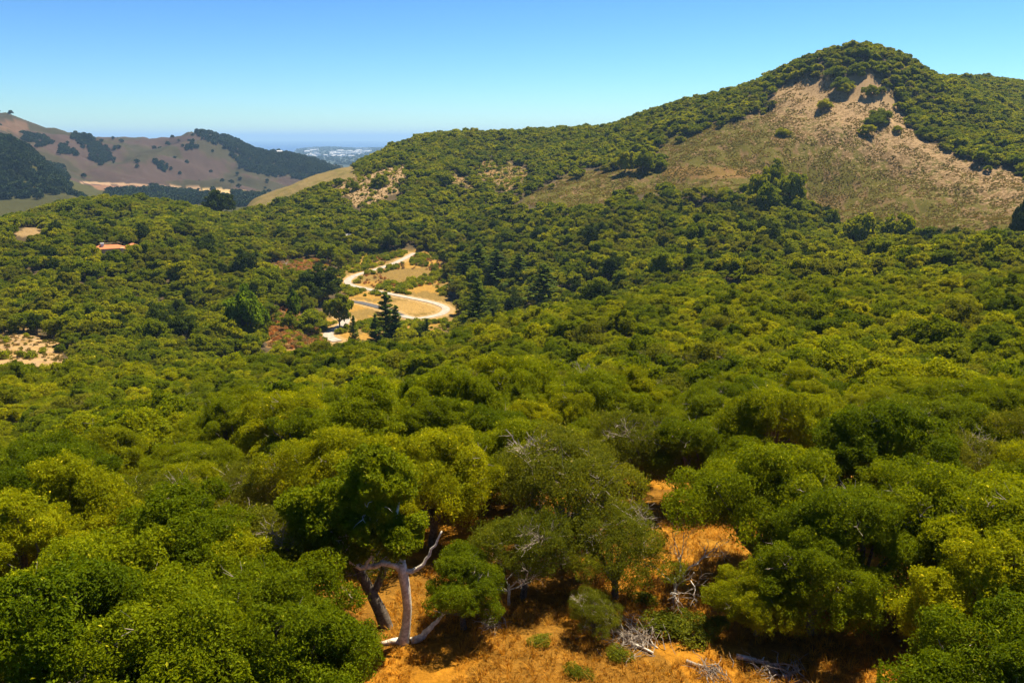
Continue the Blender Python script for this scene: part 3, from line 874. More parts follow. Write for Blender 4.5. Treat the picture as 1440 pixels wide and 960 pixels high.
for (x, y, z, r) in [(-1.0, .9, 7.2, 1.3), (-2.2, .6, 6.6, 1.2), (-3.2, .3, 6.3, 1.0), (-.4, 1.2, 7.0, 1.0), (-.7, 1.8, 6.2, 1.1), (-1.6, 1.8, 6.5, 1.3), (-3.0, 1.4, 5.8, 1.1),
                     (-1.9, 1.2, 7.6, .9), (-.9, .1, 6.2, .7), (-2.2, -.2, 5.9, .6), (-3.9, .8, 5.4, .9), (-2.6, 1.9, 5.3, .8), (-4.2, .2, 6.3, .7), (-1.3, .9, 8.1, .9), (-3.3, -.1, 4.9, .5), (-.2, .6, 5.4, .6), (-.2, -.2, 4.95, .7), (.35, .1, 4.7, .5), (-1.2, -.5, 5.5, .7), (.6, .6, 5.3, .6), (-4, .6, 4.3, .7)]:
    pf.append((x, y, z, r, r, r * .75))
pf = np.array(pf); P, d, k = crown_points(pf, 60000, g)
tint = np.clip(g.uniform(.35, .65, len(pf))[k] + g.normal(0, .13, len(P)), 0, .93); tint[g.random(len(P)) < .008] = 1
hero_cr = foliage('crown', P, d, .08, g, M_HERO, tint)
link('crown', hero_cr, hero)
placed.append((B[0] - .5, B[1] + .8, 3.5)); n_ind[0] += 1
gq = np.random.default_rng(606); bb = MB()
for q in range(46):     # fine dead twigs on the bare limbs
    s0 = [(-1.3, 0, 3.65), (-2.4, -.1, 4.2), (-1.15, .1, 4.5), (-2.0, .2, 5.1), (-1.4, .1, 6.0), (-.9, .4, 5.2), (-2.9, -.2, 4.15)][q % 7]
    dd = gq.normal(0, 1, 3); dd[2] = abs(dd[2]) * .8; dd /= np.linalg.norm(dd); L = gq.uniform(.5, 1.3)
    pp = curvy(np.array(s0), np.array(s0) + dd * L, gq, 5, .16); bb.tube(pp, np.linspace(.03, .006, 5), 4)
    for w_ in range(2):
        e2 = pp[2 + w_] + (dd + gq.normal(0, .7, 3)) * L * .4; bb.tube(curvy(pp[2 + w_], e2, gq, 4, .14), np.linspace(.014, .004, 4), 3)
link('twigs', bb.mesh('twigs', (M_PALE,)), hero)
# its darker neighbour
B2 = B + np.array([-1.0, 1.3, 0]); B2[2] = terr(B2[0], B2[1])
nb = empty('oak_tree', B2, 0, 1, label='shaded grey oak leaning left just behind the white trunk', category='tree')
h2 = MB(); h2.tube(smooth_path(np.array([(.1, 0, -.3), (-.2, 0, .8), (-.7, .1, 1.9), (-1.2, .2, 3.0), (-1.9, .4, 4.3)])), np.linspace(.33, .14, 33), 8)
link('trunk', h2.mesh('trunk', (M_BARK,), True), nb)
limb([(-.5, .1, 1.6), (.0, .5, 2.8), (.3, .8, 4.2)], .2, .08, nb, M_BARK)
limb([(-.9, .15, 2.3), (-1.9, .0, 2.9), (-2.6, -.1, 3.8)], .15, .05, nb, M_BARK)
pf = np.array([(-2.0 + g.normal(0, 1.0), 1.2 + g.normal(0, 1.1), 5.0 + g.normal(0, .6), 1.1, 1.1, .8) for _ in range(12)])
P, d, k = crown_points(pf, 26000, g)
link('crown', foliage('crown', P, d, .095, g, M_OAK, g.uniform(.3, .6, 12)[k] + g.normal(0, .12, len(P))), nb); n_ind[0] += 1
placed.append((B2[0] - 2, B2[1] + 1, 3))


def wild(px, py, R0, **kw):
    p = hit(px, py, 0); return p


# bare and dead trees
def bare_tree_mesh(seed, H=5, spread=2.6, n=9, r0=.075, lv=3):
    g = np.random.default_rng(seed); b = MB(); tw = MB()
    b.tube(curvy((0, 0, -.3), (0, 0, H * .35), g, 5, .06), np.linspace(r0 * 1.3, r0, 5), 7)

    def grow(p, d, L, r, l):
        e = p + d * L
        pts = curvy(p, e, g, 5, .13); (b if l > 1 else tw).tube(pts, np.linspace(r, r * .55, 5), 5 if l > 1 else 3)
        if l <= 0: return
        for q in range(3 if l > 1 else 4):
            dd = d + g.normal(0, .62, 3); dd[2] += .12; dd /= np.linalg.norm(dd)
            grow(pts[g.integers(2, 5)], dd, L * g.uniform(.5, .78), r * .58, l - 1)
    for i in range(n):
        an = 6.283 * i / n + g.normal(0, .3); dd = np.array([math.cos(an), math.sin(an), g.uniform(.3, 1.3)]); dd /= np.linalg.norm(dd)
        grow(np.array([0, 0, H * g.uniform(.22, .36)]), dd, spread * g.uniform(.5, .8), r0 * .6, lv)
    return b, tw


BT = []
for sd, H, sp, n_ in ((301, 5, 2.8, 6), (302, 6, 2.2, 7), (303, 4, 2.5, 5)):
    b, tw = bare_tree_mesh(sd, H, sp, n_); BT.append(joined('bare_trunk', [b.mesh('t', (M_PALE,), True), tw.mesh('w', (M_TWIG,))]))


def put_bare(k, p, rz, sc, label, z=0.0, group=None):
    e = empty('bare_tree', (p[0], p[1], p[2] + z), rz, sc, label=label, category='bare tree')
    if group: e['group'] = group
    link('trunk', BT[k], e)


for px, py, k, sc, hc, lab in [(365, 728, 0, 1.05, 5.2, 'dead tree with white curling limbs among the oaks left of the white trunk'),
                               (425, 735, 2, .8, 4.0, 'small dead tree with straight white limbs just left of the orange gap'),
                               (252, 692, 1, 1.1, 6.2, 'leafless pale yellowish tree rising from the canopy on the left'),
                               (955, 705, 2, .8, 6.5, 'pale leaning dead limbed tree beside the dark gap above the orange strip'),
                               (715, 772, 2, .7, 4.2, 'short white snag showing through the grey-green oak'),
                               (1120, 365, 1, 1.3, 6, 'leafless grey tree in front of the bare slope'),
                               (520, 575, 0, .9, 6.2, 'dead grey tree poking out of the mid-slope canopy above the white trunk'),
                               ]:
    p = hit(px, py, hc * sc); put_bare(k, p, g.uniform(0, 6), sc * 1.15, lab, group=None)
    if px in (365, 425, 252, 955, 520): placed.append((p[0], p[1], 2.2))

# ------------------------------------------------------------------ all other oaks
ga = np.random.default_rng(5)
X, Y = jgrid(-120, 700, 8, 260, 4.9, ga); X = X - 290
Zg = terr(X, Y); Rg = np.hypot(X, Y); TG = np.arctan2(X, Y)
sc = 0.46 + 0.46 * fbm(X / 22, Y / 22, 51) + ga.uniform(-.18, .2, len(X))
BUSHY = [(534, 257, 10), (497, 264, 8), (1160, 150, 8), (1185, 120, 9), (1188, 127, 8), (1225, 131, 8), (1240, 165, 9), (1232, 172, 9), (1218, 185, 8), (1205, 100, 8), (1100, 188, 7), (1170, 104, 8),
         (1240, 127, 5), (1262, 182, 5), (1300, 172, 7), (1300, 188, 8), (1310, 195, 7), (1330, 187, 7), (978, 184, 6), (957, 196, 5)]


def keep_mask(x, y, z, s, near):
    r = np.hypot(x, y); ok = np.ones(len(x), bool)
    tests = [(0, 0, .3), (0, 0, 3.2), (0, 0, 6.3), (3.0, 0, 4.2), (-3.0, 0, 4.2), (2.4, 0, 2.5), (-2.4, 0, 2.5)]
    th = np.arctan2(x, y)
    for dx, dy, dz in tests:
        qx, qy = proj(np.stack([x + dx * s * np.cos(th), y - dx * s * np.sin(th), z + dz * s], -1))
        if not near:
            qx = qx + (fbm(x / 11, y / 11, 201, 3) - .5) * 34; qy = qy + (fbm(x / 11, y / 11, 207, 3) - .5) * 26
        if near:
            ok &= ~(inpoly(qx, qy, CLEAR) & (r < 75))
        for nm, (poly, r0, r1) in BARE.items():
            lim = r < r1 if dz > 1 else (r < r1) & (r > r0)
            if dz in (2.5,) or (dz > 1 and nm in ('slope', 'grassridge')) and dz != 3.2: continue
            if dz > 1 and not (nm in ('sand', 'roadside', 'russet')) : lim = (r < r1) & (r > r0 * .8)
            ok &= ~(inpoly(qx, qy, poly) & lim)
    return ok


ok = keep_mask(X, Y, Zg, sc, True) & (Rg > 13)
ok &= ~(inpoly(*proj(np.stack([X, Y, Zg], -1)), CLEAR_G) & (Rg < 48))
for (hx, hy, hr) in placed:
    ok &= np.hypot(X - hx, Y - hy) > hr + .8
ok &= np.abs(TG) < R(62)
gpx, gpy = proj(np.stack([X, Y, Zg + 5 * sc], -1))
gap = (np.hypot((gpx - 1165) / 30, (gpy - 680) / 45) < 1) | (np.hypot((gpx - 1300) / 50, (gpy - 800) / 25) < 1) | (np.hypot((gpx - 890) / 18, (gpy - 490) / 14) < 1)
ok &= ~gap & (ga.random(len(X)) > .03)
X, Y, Zg, Rg, sc, gpx, gpy, TG = [v[ok] for v in (X, Y, Zg, Rg, sc, gpx, gpy, TG)]
inview = (gpx > -60) & (gpx < 1500) & (gpy < 1060) & (Rg < 172) & (np.abs(TG) < R(50))
order = np.argsort(np.where(inview, Rg, 1e9))
NIND = 292 - n_ind[0]
ind = order[:NIND]; ind = ind[inview[ind]]
rest = np.setdiff1d(np.arange(len(X)), ind)


def zone_label(px, py, r, bright):
    side = ('at the left edge' if px < 160 else 'left of the white-trunked oak' if px < 480 else 'above the white-trunked oak' if px < 700 else 'above the open clearing' if px < 980
            else 'above the right end of the clearing' if px < 1220 else 'at the right edge')
    row = 'lowest' if py > 800 else 'lower' if py > 700 else 'middle' if py > 610 else 'upper' if py > 540 else 'far'
    return f'oak crown in the {row} canopy, {side}', f'oaks {side}, {row} canopy of the near slope'


rz = ga.uniform(0, 6.283, len(X))
for i in ind:
    near = Rg[i] < 78
    q = ga.random()
    kd = (NEAR[0], NEAR[1], NEAR[2], NEAR[3])[int(ga.choice(4, p=[.32, .28, .3, .10]))] if near else MID[int(ga.choice(5, p=[.24, .22, .24, .2, .10]))]
    lab, grp = zone_label(gpx[i], gpy[i], Rg[i], 0)
    zs_ = sc[i] * ga.uniform(.85, 1.12)
    e = empty('oak_tree', (X[i], Y[i], Zg[i] - .1), rz[i], (sc[i], sc[i] * ga.uniform(.88, 1.12), zs_), label=lab, category='tree', group=grp)
    link('crown', kd[0], e); link('trunk', kd[1], e)
    if kd[2]: link('dead_twigs', kd[2], e)
# rest of the near slope
WP, WR, WS, WI = [], [], [], []
WT = NEAR_T + MID_T + FAR_T + VFAR_T     # 4 + 5 + 5 + 3
for i in rest:
    WP.append((X[i], Y[i], Zg[i] - .1)); WR.append((0, 0, rz[i])); WS.append((sc[i], sc[i], sc[i] * ga.uniform(.85, 1.1)))
    vis = abs(TG[i]) < R(45)
    if Rg[i] < 60 and vis: WI.append(int(ga.integers(0, 4)))
    elif Rg[i] < 230 and vis: WI.append(4 + int(ga.choice(5, p=[.24, .22, .24, .2, .10])))
    else: WI.append(9 + int(ga.integers(0, 4)))
# beyond the near slope
X, Y = jgrid(-560, 700, 200, 1330, 5.3, ga)
r_ = np.hypot(X, Y); t_ = np.arctan2(X, Y)
k = (np.abs(t_) < R(43)) & (r_ > 200) & (r_ < 1300) & ((Y > 260) | True)
X, Y, r_, t_ = X[k], Y[k], r_[k], t_[k]
k = ~((Y < 258) & (X > -410) & (X < 410)); X, Y, r_, t_ = X[k], Y[k], r_[k], t_[k]
Zg = terr(X, Y); sc = 0.52 + 0.55 * fbm(X / 30, Y / 30, 57) + ga.uniform(-.28, .3, len(X)) + .35 * (ga.random(len(X)) < .05); sc *= 1 - .12 * ss(450, 700, r_)
qx, qy = proj(np.stack([X, Y, Zg + 3], -1))
ok = keep_mask(X, Y, Zg, sc, False)
ok &= ~((r_ > 730) & (qx < 500)) & ~((r_ > 1100) & (qx < 1180)) & ~((r_ > 960) & (qx < 1260) & (r_ < 1100) & (qx < 600))
ok &= (r_ < 1290)
rdm = (r_ > 290) & (r_ < 640); dd = np.full(len(X), 99.); dd[rdm] = road_dist(X[rdm], Y[rdm]); ok &= dd > 7.5
# clearings made by the houses and thin woods
ok &= ~((np.abs(qx - 165) < 34) & (qy > 341) & (qy < 363) & (r_ > 440) & (r_ < 520))
ok &= ~((np.abs(qx - 488) < 11) & (np.abs(qy - 333) < 8) & (r_ > 500) & (r_ < 640))
thin = fbm(X / 45, Y / 45, 63)
ok &= (ga.random(len(X)) < np.where((r_ > 230) & (r_ < 700) & (thin > .60), .62, .96))
X, Y, Zg, r_, sc, qx, qy = [v[ok] for v in (X, Y, Zg, r_, sc, qx, qy)]
grey = fbm(X / 60, Y / 60, 71)
for i in range(len(X)):
    WP.append((X[i], Y[i], Zg[i] - .2)); WR.append((0, 0, ga.uniform(0, 6.283))); s0 = sc[i] * (1.18 if r_[i] > 560 else 1)
    if r_[i] < 560:
        pg = 0.12 + .35 * (grey[i] > .55); u = ga.random()
        kk = 12 if u < pg else 13 if u < pg + .05 else 9 + int(ga.integers(0, 3))
    else:
        kk = 14 + int(ga.choice(3, p=[.42, .4, .18]))
    WI.append(kk)
    if r_[i] > 560: WS.append((s0, s0, s0 * .9))
    else: WS.append((s0, s0, s0 * ga.uniform(.8, 1.25)))
scatter('oak_woodland', np.array(WP), np.array(WR), np.array(WS), WI, WT, label='dense green oak woodland covering the valley sides and hills', category='woodland')
print('oaks individual', len(ind) + n_ind[0], 'rest', len(WP), 't', round(time.time() - T0, 1))

# bushes set apart on the bare slope
for j, (px, py, rad) in enumerate(BUSHY):
    p = hit(px, py, 2.0, 480, 1000)
    if p is None: continue
    oc = px < 600
    s0 = rad * np.hypot(p[0], p[1]) / F / 3.6
    e = empty('oak_bush', p - (0, 0, 1.8 * s0), j * 1.3, (s0 * 1.0, s0 * 1.0, s0 * .85), category='bush', group='dark bushes on the pale outcrop' if oc else 'dark bushes standing apart on the bare slope',
              label='dark oak bush on the pale sandy outcrop above the road' if oc else 'dark round oak bush standing apart on the bare sandy slope below the summit')
    kd = MID[j % 4]; link('crown', kd[0], e); link('trunk', kd[1], e)

# ------------------------------------------------------------------ conifers and other single trees near the road
def conifer_mesh(seed, H=15, Rb=4.0, leaves=14000, size=.28, tiers=26, openness=.5):
    g = np.random.default_rng(seed); b = MB(); P = []; D = []; TT = []
    b.tube(curvy((0, 0, -.5), (0, 0, H * .97), g, 8, .008), np.linspace(.3, .03, 8), 7)
    nb_ = tiers * 5
    per = leaves // nb_
    for i in range(nb_):
        t = (i + .5) / nb_; z = H * (.10 + .88 * t); L = Rb * (1 - t) ** .8 * g.uniform(.55, 1.15) + .3
        an = g.uniform(0, 6.283); o = np.array([math.cos(an), math.sin(an), 0])
        e = np.array([0, 0, z]) + o * L + (0, 0, L * g.uniform(.05, .35))
        pts = curvy((0, 0, z), e, g, 5, .04, sag=-.05); b.tube(pts, np.linspace(.06, .012, 5), 4)
        u = g.random(per) ** .7; q = np.array([np.interp(u, np.linspace(0, 1, 5), pts[:, c]) for c in range(3)]).T
        wd = .42 * (1 - u * .6) * max(.35, L / Rb)
        q = q + g.normal(0, 1, (per, 3)) * (wd[:, None] * (.8, .8, .35)); P.append(q)
        D.append(np.tile((0, 0, 1.0), (per, 1)) + o * .4); TT.append(np.full(per, g.uniform(.3, .7)))
    P = np.concatenate(P); D = np.concatenate(D); TT = np.concatenate(TT) + g.normal(0, .1, len(P))
    return foliage('conifer_crown', P, D, size, g, M_CONIFER, TT, rnd=.4, asp=.3), b.mesh('conifer_trunk', (M_BARK,), True)


CON = [conifer_mesh(401), conifer_mesh(402, Rb=3.2), conifer_mesh(403, Rb=4.6, leaves=18000)]


def by_top(px, pyt, r):
    p = at(px, r, pyt); d = ray(px, pyt); d = d / math.hypot(d[0], d[1])
    return p, d[2] * r - p[2]


for px, pyt, r, k, rz, sx_, lab in [(541, 409, 300, 2, 0.3, 1.15, 'tall feathery conifer standing in front of the road bend'),
                                    (556, 428, 296, 1, 1.7, 1.1, 'shorter conifer touching the right side of the tall feathery conifer'),
                                    (527, 440, 293, 1, 2.6, 1.1, 'low conifer at the left foot of the tall feathery conifer'),
                                    (496, 443, 300, 0, 2.0, .8, 'narrow young conifer between the lower road bend and the tall conifer'),
                                    (600, 447, 292, 1, 3.0, .9, 'small conifer tip poking above the near canopy below the hairpin'),
                                    (672, 392, 330, 2, 4.0, 1.1, 'upright conifer right of the hairpin bend in front of the dark grove'),
                                    (652, 354, 430, 2, .9, 1.7, 'leftmost tall conifer of the dark grove right of the road'),
                                    (672, 342, 435, 0, 2.9, 1.9, 'tallest conifer of the dark grove right of the road'),
                                    (699, 350, 425, 2, 3.9, 1.9, 'tall dark conifer in the middle of the grove right of the road'),
                                    (730, 356, 425, 1, 4.9, 2.1, 'rightmost tall conifer of the dark grove'),
                                    (668, 380, 390, 1, 5.5, 1.7, 'lower conifer in front of the dark grove beside the russet brush'),
                                    (765, 370, 360, 2, 5.9, 1.7, 'lone dark conifer right of the grove in paler woodland'),
                                    (958, 283, 500, 0, 1.0, 1.3, 'small dark conifer alone in the woodland left of the slope foot'),
                                    (360, 350, 470, 1, 2.0, 1.5, 'dark conifer beside the pale bare trees on the far side of the valley')]:
    p, H = by_top(px, pyt, r)
    e = empty('conifer_tree', p, rz, (sx_ * H / 15, sx_ * H / 15, H / 15), label=lab, category='conifer')
    link('crown', CON[k][0], e); link('trunk', CON[k][1], e)

gk = 500
for px, pyt, r, wpx, mat, lab in [(343, 407, 305, 62, M_BRIGHT, 'large bright green spreading tree left of the russet brush'),
                                  (447, 376, 400, 62, M_DARK, 'big dark round tree left of the road hairpin'),
                                  (425, 396, 385, 40, M_DARK, 'dark tree beside the big round tree above the russet brush'),
                                  (412, 410, 345, 22, M_BRIGHT, 'slim bright green tree between russet brush and the dark trees'),
                                  (435, 438, 335, 46, M_OAK, 'low rounded green tree beside the lower road bend'),
                                  (405, 440, 330, 24, M_OAK, 'small green tree at the back of the russet brush'),
                                  (305, 270, 720, 40, M_DARK, 'dark flat-topped tree on the skyline of the left ridge'),
                                  (1092, 226, 560, 34, M_OAK, 'tallest tree of the clump rising into the foot of the bare slope'),
                                  (1070, 243, 545, 30, M_OAK, 'left tree of the clump rising into the foot of the bare slope'),
                                  (1115, 240, 550, 32, M_OAK, 'right tree of the clump rising into the foot of the bare slope'),
                                  (1082, 258, 530, 36, M_OAK, 'front tree of the clump rising into the foot of the bare slope'),
                                  (476, 412, 345, 38, M_OAK, 'green tree hiding the road between its two lower bends'),
                                  (880, 213, 650, 26, M_OAK, 'left dark tree of the pair at the left end of the bare slope'),
                                  (905, 212, 645, 28, M_OAK, 'right dark tree of the pair at the left end of the bare slope'),
                                  (1270, 297, 470, 44, M_OAK, 'dark tree group at the lower edge of the bare slope'),
                                  (1210, 296, 470, 50, M_OAK, 'rounded tree left of the dark group at the foot of the bare slope'),
                                  (598, 338, 550, 38, M_DARK, 'dark tree just right of the top end of the road'),
                                  (545, 350, 550, 30, M_OAK, 'green tree above the upper stretch of road'),
                                  (1438, 285, 470, 22, M_DARK, 'dark bush on the slope at the right edge of the photo')]:
    p, H = by_top(px, pyt, r); gk += 1
    if H < 3: p[2] -= (3 - H); H = 3
    W = wpx * r / F
    kd = oak_kind('single_tree', gk, 7000, .36, mat, n=26, limbs=8, sides=5, low=1.2, Rc=4.5, H=8.3)
    put_tree(kd, p, 0.4, (W / 9.6, W / 9.6, H / 8.5), 'broadleaf_tree', lab, 'tree')

# pale leafless trees seen small in the valley woods
gb = np.random.default_rng(77)
for px, py in [(338, 405), (345, 365), (385, 368), (402, 366), (1360 - 300, 380), (1113, 352), (930, 392), (868, 378), (824, 372), (706, 392), (100, 440), (130, 438), (215, 420), (180, 455), (60, 437),
               (1060, 372), (990, 350), (1172, 300), (665, 385), (250, 470), (690, 500), (610, 200), (690, 218)]:
    p = hit(px, py, 4.5, 200, 1000)
    if p is None: continue
    put_bare(int(gb.integers(0, 3)), p, gb.uniform(0, 6), gb.uniform(.9, 1.5), 'small pale leafless tree showing among the green woods of the valley', group='pale leafless trees in the valley woods')

#@@SMALL
# ------------------------------------------------------------------ low growth that nobody could count
gs = np.random.default_rng(15)


def rgrid(x0, x1, y0, y1, sp, g):
    n = int((x1 - x0) * (y1 - y0) / sp ** 2)
    return g.uniform(x0, x1, n), g.uniform(y0, y1, n)


def scat_area(names, sp, temps, name, label, cat, smin, smax, dens=1.0, rr=(230, 1000), box=None, flat=1.0, extra=None):
    X, Y = rgrid(box[0], box[1], box[2], box[3], sp, gs)
    Zg = terr(X, Y); ok = np.zeros(len(X), bool)
    for nm in names: ok |= area(nm, X, Y, Zg)
    r = np.hypot(X, Y)
    ok &= gs.random(len(X)) < dens
    if extra is not None: ok &= extra(X, Y, Zg)
    k = (r > 290) & (r < 640); d = np.full(len(X), 99.); d[k] = road_dist(X[k], Y[k]); ok &= d > 4.2
    X, Y, Zg = X[ok], Y[ok], Zg[ok]; n = len(X)
    s_ = gs.uniform(smin, smax, n)
    scatter(name, np.stack([X, Y, Zg - .05], -1), np.stack([gs.normal(0, .1, n), gs.normal(0, .1, n), gs.uniform(0, 6.28, n)], -1),
            np.stack([s_, s_, s_ * flat], -1), gs.integers(0, len(temps), n), temps, label=label, category=cat)
    print(name, n)


def thinner(X, Y, Zg):
    px, py = proj(np.stack([X, Y, Zg], -1)); u = np.clip((250 - py + (px - 1150) * .25) / 130, 0, 1)
    return (fbm(X / 9, Y / 9, 83) > .40 + .12 * u)


scat_area(['slope'], 1.1, SCRUB_T, 'slope_scrub', 'low grey-brown and olive scrub dotted over the bare slope', 'scrub', .35, .85, .9, box=(0, 640, 420, 900), flat=.8, extra=thinner)
scat_area(['outcrop', 'patch', 'patch2', 'sand'], 1.7, SCRUB_T, 'patch_scrub', 'low dry scrub on the small bare patches of the hills', 'scrub', .4, 1.0, .7, box=(-420, 60, 230, 960))
scat_area(['russet', 'russet2'], 1.9, RUSSET_T, 'russet_brush', 'russet dry brush beside the lower road bend', 'brush', .7, 1.2, .9, box=(-200, 0, 280, 640))
scat_area(['russet', 'russet2'], 4.0, GREENSH_T, 'brush_greenery', 'green shrubs growing through the russet brush', 'shrubs', .6, 1.5, .7, box=(-200, 0, 280, 640))
scat_area(['roadside'], 2.6, GREENSH_T, 'roadside_shrubs', 'low green shrubs in patches along the winding road', 'shrubs', .7, 1.7, .9, box=(-160, 0, 290, 640),
          extra=lambda X, Y, Zg: (fbm(X / 16, Y / 16, 91) > .44) & (lambda px, py: (py < 416) | (py > 452))(*proj(np.stack([X, Y, Zg], -1))))
scat_area(['roadside'], 3.2, RUSSET_T, 'roadside_brush', 'reddish dry brush between the bends of the road', 'brush', .5, 1.2, .8, box=(-160, 0, 290, 640),
          extra=lambda X, Y, Zg: (fbm(X / 16, Y / 16, 93) > .53) & (lambda px, py: (py < 405))(*proj(np.stack([X, Y, Zg], -1))))

scat_area(['sand', 'patch', 'outcrop'], 6.0, GREENSH_T, 'hillside_shrubs', 'green shrubs dotted over the sandy patches', 'shrubs', .7, 1.8, .8, box=(-420, 60, 230, 960))
# dry grass of the clearing
X, Y = jgrid(-30, 45, 14, 64, .32, gs); Zg = terr(X, Y)
px, py = proj(np.stack([X, Y, Zg], -1)); wob = (fbm(X / 2, Y / 2, 97) - .5) * 60
ok = inpoly(px + wob, py, CLEAR_G) & (fbm(X / 1.6, Y / 1.6, 99) > .36)
X, Y, Zg = X[ok], Y[ok], Zg[ok]; n = len(X); s_ = gs.uniform(.35, .8, n)
scatter('dry_grass', np.stack([X, Y, Zg], -1), np.stack([gs.normal(0, .15, n), gs.normal(0, .15, n), gs.uniform(0, 6.28, n)], -1), np.stack([s_, s_, s_], -1),
        gs.integers(0, 3, n), TUFT_T, label='golden orange dry grass covering the clearing', category='grass')
print('tufts', n)

# shrubs and dead wood of the clearing
for px, py, s_, k, lab in [(945, 888, .9, 0, 'low green shrub beside the branch pile in the clearing'), (980, 900, .7, 1, 'smaller green shrub right of the low green shrub by the branch pile'),
                           (872, 925, .45, 1, 'small green shrub at the left side of the branch pile'), (812, 950, .4, 0, 'green shrub at the bottom edge, left of the branch pile'),
                           (760, 905, .4, 1, 'thin green shrub on the orange grass in the middle of the clearing'), (905, 845, .5, 0, 'small green shrub on the bright grass behind the branch pile'),
                           (1010, 880, .45, 1, 'small green shrub between the lone small oak and the branch pile'), (520, 905, .6, 0, 'green shrub at the foot of the white trunk, left side')]:
    p = hit(px, py)
    e = empty('shrub', p, px * .1, (s_ * 1.25, s_, s_ * .75), label=lab, category='shrub'); link('leaves', GREENSH[k][0], e); link('stems', GREENSH[k][1], e)


def log_obj(pa, pb, r0, r1, lab, name='fallen_log', mat=M_PALE, wob=.06):
    a = hit(*pa); b_ = hit(*pb); L = np.linalg.norm(b_ - a); g2 = np.random.default_rng(int(pa[0]))
    pts = curvy((0, 0, r0 * .7), (b_ - a) + (0, 0, r1), g2, 8, wob)
    pts[:, 2] = np.array([float(terr(a[0] + q[0], a[1] + q[1])) - a[2] for q in pts]) + np.linspace(r0, r1, 8) * .8 + g2.uniform(0, .05, 8)
    bb = MB(); bb.tube(pts, np.linspace(r0, r1, 8), 8)
    for q in range(3):
        s0 = pts[g2.integers(2, 7)]; dd = g2.normal(0, .5, 3) * L * .3; dd[2] = abs(dd[2])
        bb.tube(curvy(s0, s0 + dd, g2, 4, .1), np.linspace(r1, .01, 4), 5)
    o = link(name, bb.mesh(name, (mat,), True), label=lab, category='log'); o.location = a
    return o


log_obj((1035, 926), (1092, 938), .11, .06, 'pale fallen log lying right of centre near the bottom edge')
log_obj((965, 932), (1010, 946), .09, .04, 'grey crooked fallen branch lying between the branch pile and the pale log', mat=M_TWIG)
log_obj((868, 892), (918, 920), .08, .05, 'long pale pole lying across the branch pile')
log_obj((905, 882), (925, 912), .06, .03, 'short pale branch sticking up at the right of the branch pile', mat=M_PALE)
log_obj((1100, 955), (1130, 940), .09, .04, 'grey weathered branch at the bottom edge below the pale log', mat=M_TWIG)


def pile(px, py, rad, h, n, seed, lab, name='branch_pile'):
    g2 = np.random.default_rng(seed); p = hit(px, py); bb = MB()
    for i in range(n):
        a = g2.normal(0, rad * .45, 3); a[2] = abs(g2.normal(0, h * .3)); an = g2.normal(2.4, .8)
        L = g2.uniform(.5, 1.4) * rad; e = a + np.array([math.cos(an) * L, math.sin(an) * L, g2.normal(.05, h * .5)]); e[2] = max(e[2], .03)
        e += (0, 0, 0); bb.tube(curvy(a, e, g2, 6, .14, sag=.12), np.linspace(g2.uniform(.01, .035), .006, 6), 4)
    o = link(name, bb.mesh(name, (M_TWIG,)), label=lab, category='branches'); o.location = p


pile(900, 905, 1.1, .45, 120, 1, 'heap of grey dead branches in the middle of the clearing')
pile(692, 884, .5, .6, 60, 2, 'small round tangle of bleached twigs on the grass below the small bright oak')
pile(1105, 952, .8, .3, 50, 3, 'scatter of grey dead twigs at the bottom edge below the lone small oak')
pile(1010, 952, .8, .25, 40, 4, 'low spread of brown dead twigs at the bottom edge right of the branch heap')

# ------------------------------------------------------------------ far trees on the hazy hills
FARW = [([(-60, 178), (0, 183), (30, 190), (60, 200), (72, 212), (92, 240), (98, 250), (96, 268), (60, 276), (0, 278), (-60, 280)], 1380, 2050, .85),
        ([(28, 186), (60, 190), (72, 200), (60, 206), (34, 200)], 1900, 2800, .5),
        ([(80, 200), (100, 205), (110, 218), (90, 216)], 1900, 2800, .8), ([(102, 188), (125, 190), (140, 200), (155, 215), (152, 226), (142, 232), (128, 222), (118, 208), (104, 202)], 1900, 2900, .75),
        ([(150, 206), (166, 206), (162, 213), (152, 212)], 1900, 2800, .6), ([(215, 224), (232, 226), (242, 238), (232, 241), (218, 232)], 1900, 2800, .85),
        ([(272, 184), (300, 186), (340, 194), (372, 208), (400, 214), (440, 224), (490, 240), (500, 252), (455, 256), (405, 250), (372, 236), (340, 216), (305, 204), (290, 196)], 1900, 3000, .85),
        ([(320, 215), (350, 222), (375, 240), (392, 248), (360, 244), (330, 232)], 1900, 2900, .6),
        ([(250, 205), (275, 200), (280, 208), (262, 210)], 1900, 2900, .6), ([(100, 186), (160, 186), (160, 190), (100, 192)], 2550, 2800, .25),
        ([(150, 268), (200, 264), (215, 262), (240, 266), (275, 270), (340, 278), (375, 282), (380, 292), (300, 290), (200, 284), (150, 276)], 1450, 2100, .85), ([(200, 258), (222, 258), (222, 264), (202, 264)], 1900, 2100, .9),
        ([(325, 268), (350, 272), (372, 274), (372, 284), (325, 280)], 1500, 2000, .8)]
th_ = gs.uniform(R(-40), R(-7), 52000); r_ = np.sqrt(gs.uniform(1380 ** 2, 2950 ** 2, 52000))
X = np.sin(th_) * r_; Y = np.cos(th_) * r_; Zg = terr(X, Y); px, py = proj(np.stack([X, Y, Zg + 3], -1))
fn = fbm(X / 38, Y / 38, 19)
ok = (gs.random(len(X)) < .012) & (fn > .55)
ok &= ~((px < 130) & (py > 262))
for poly, r0, r1, dn in FARW:
    wv = (fbm(X / 60, Y / 60, 7) - .5) * 16
    ok |= inpoly(px + wv, py + wv * .4, poly) & (r_ > r0) & (r_ < r1) & (gs.random(len(X)) < np.where(fn > .43, dn * 1.1, .3 * dn))
ok |= (gs.random(len(X)) < .4) & inpoly(px, py, [(100, 268), (130, 272), (120, 290), (95, 282)]) & (r_ < 1500)
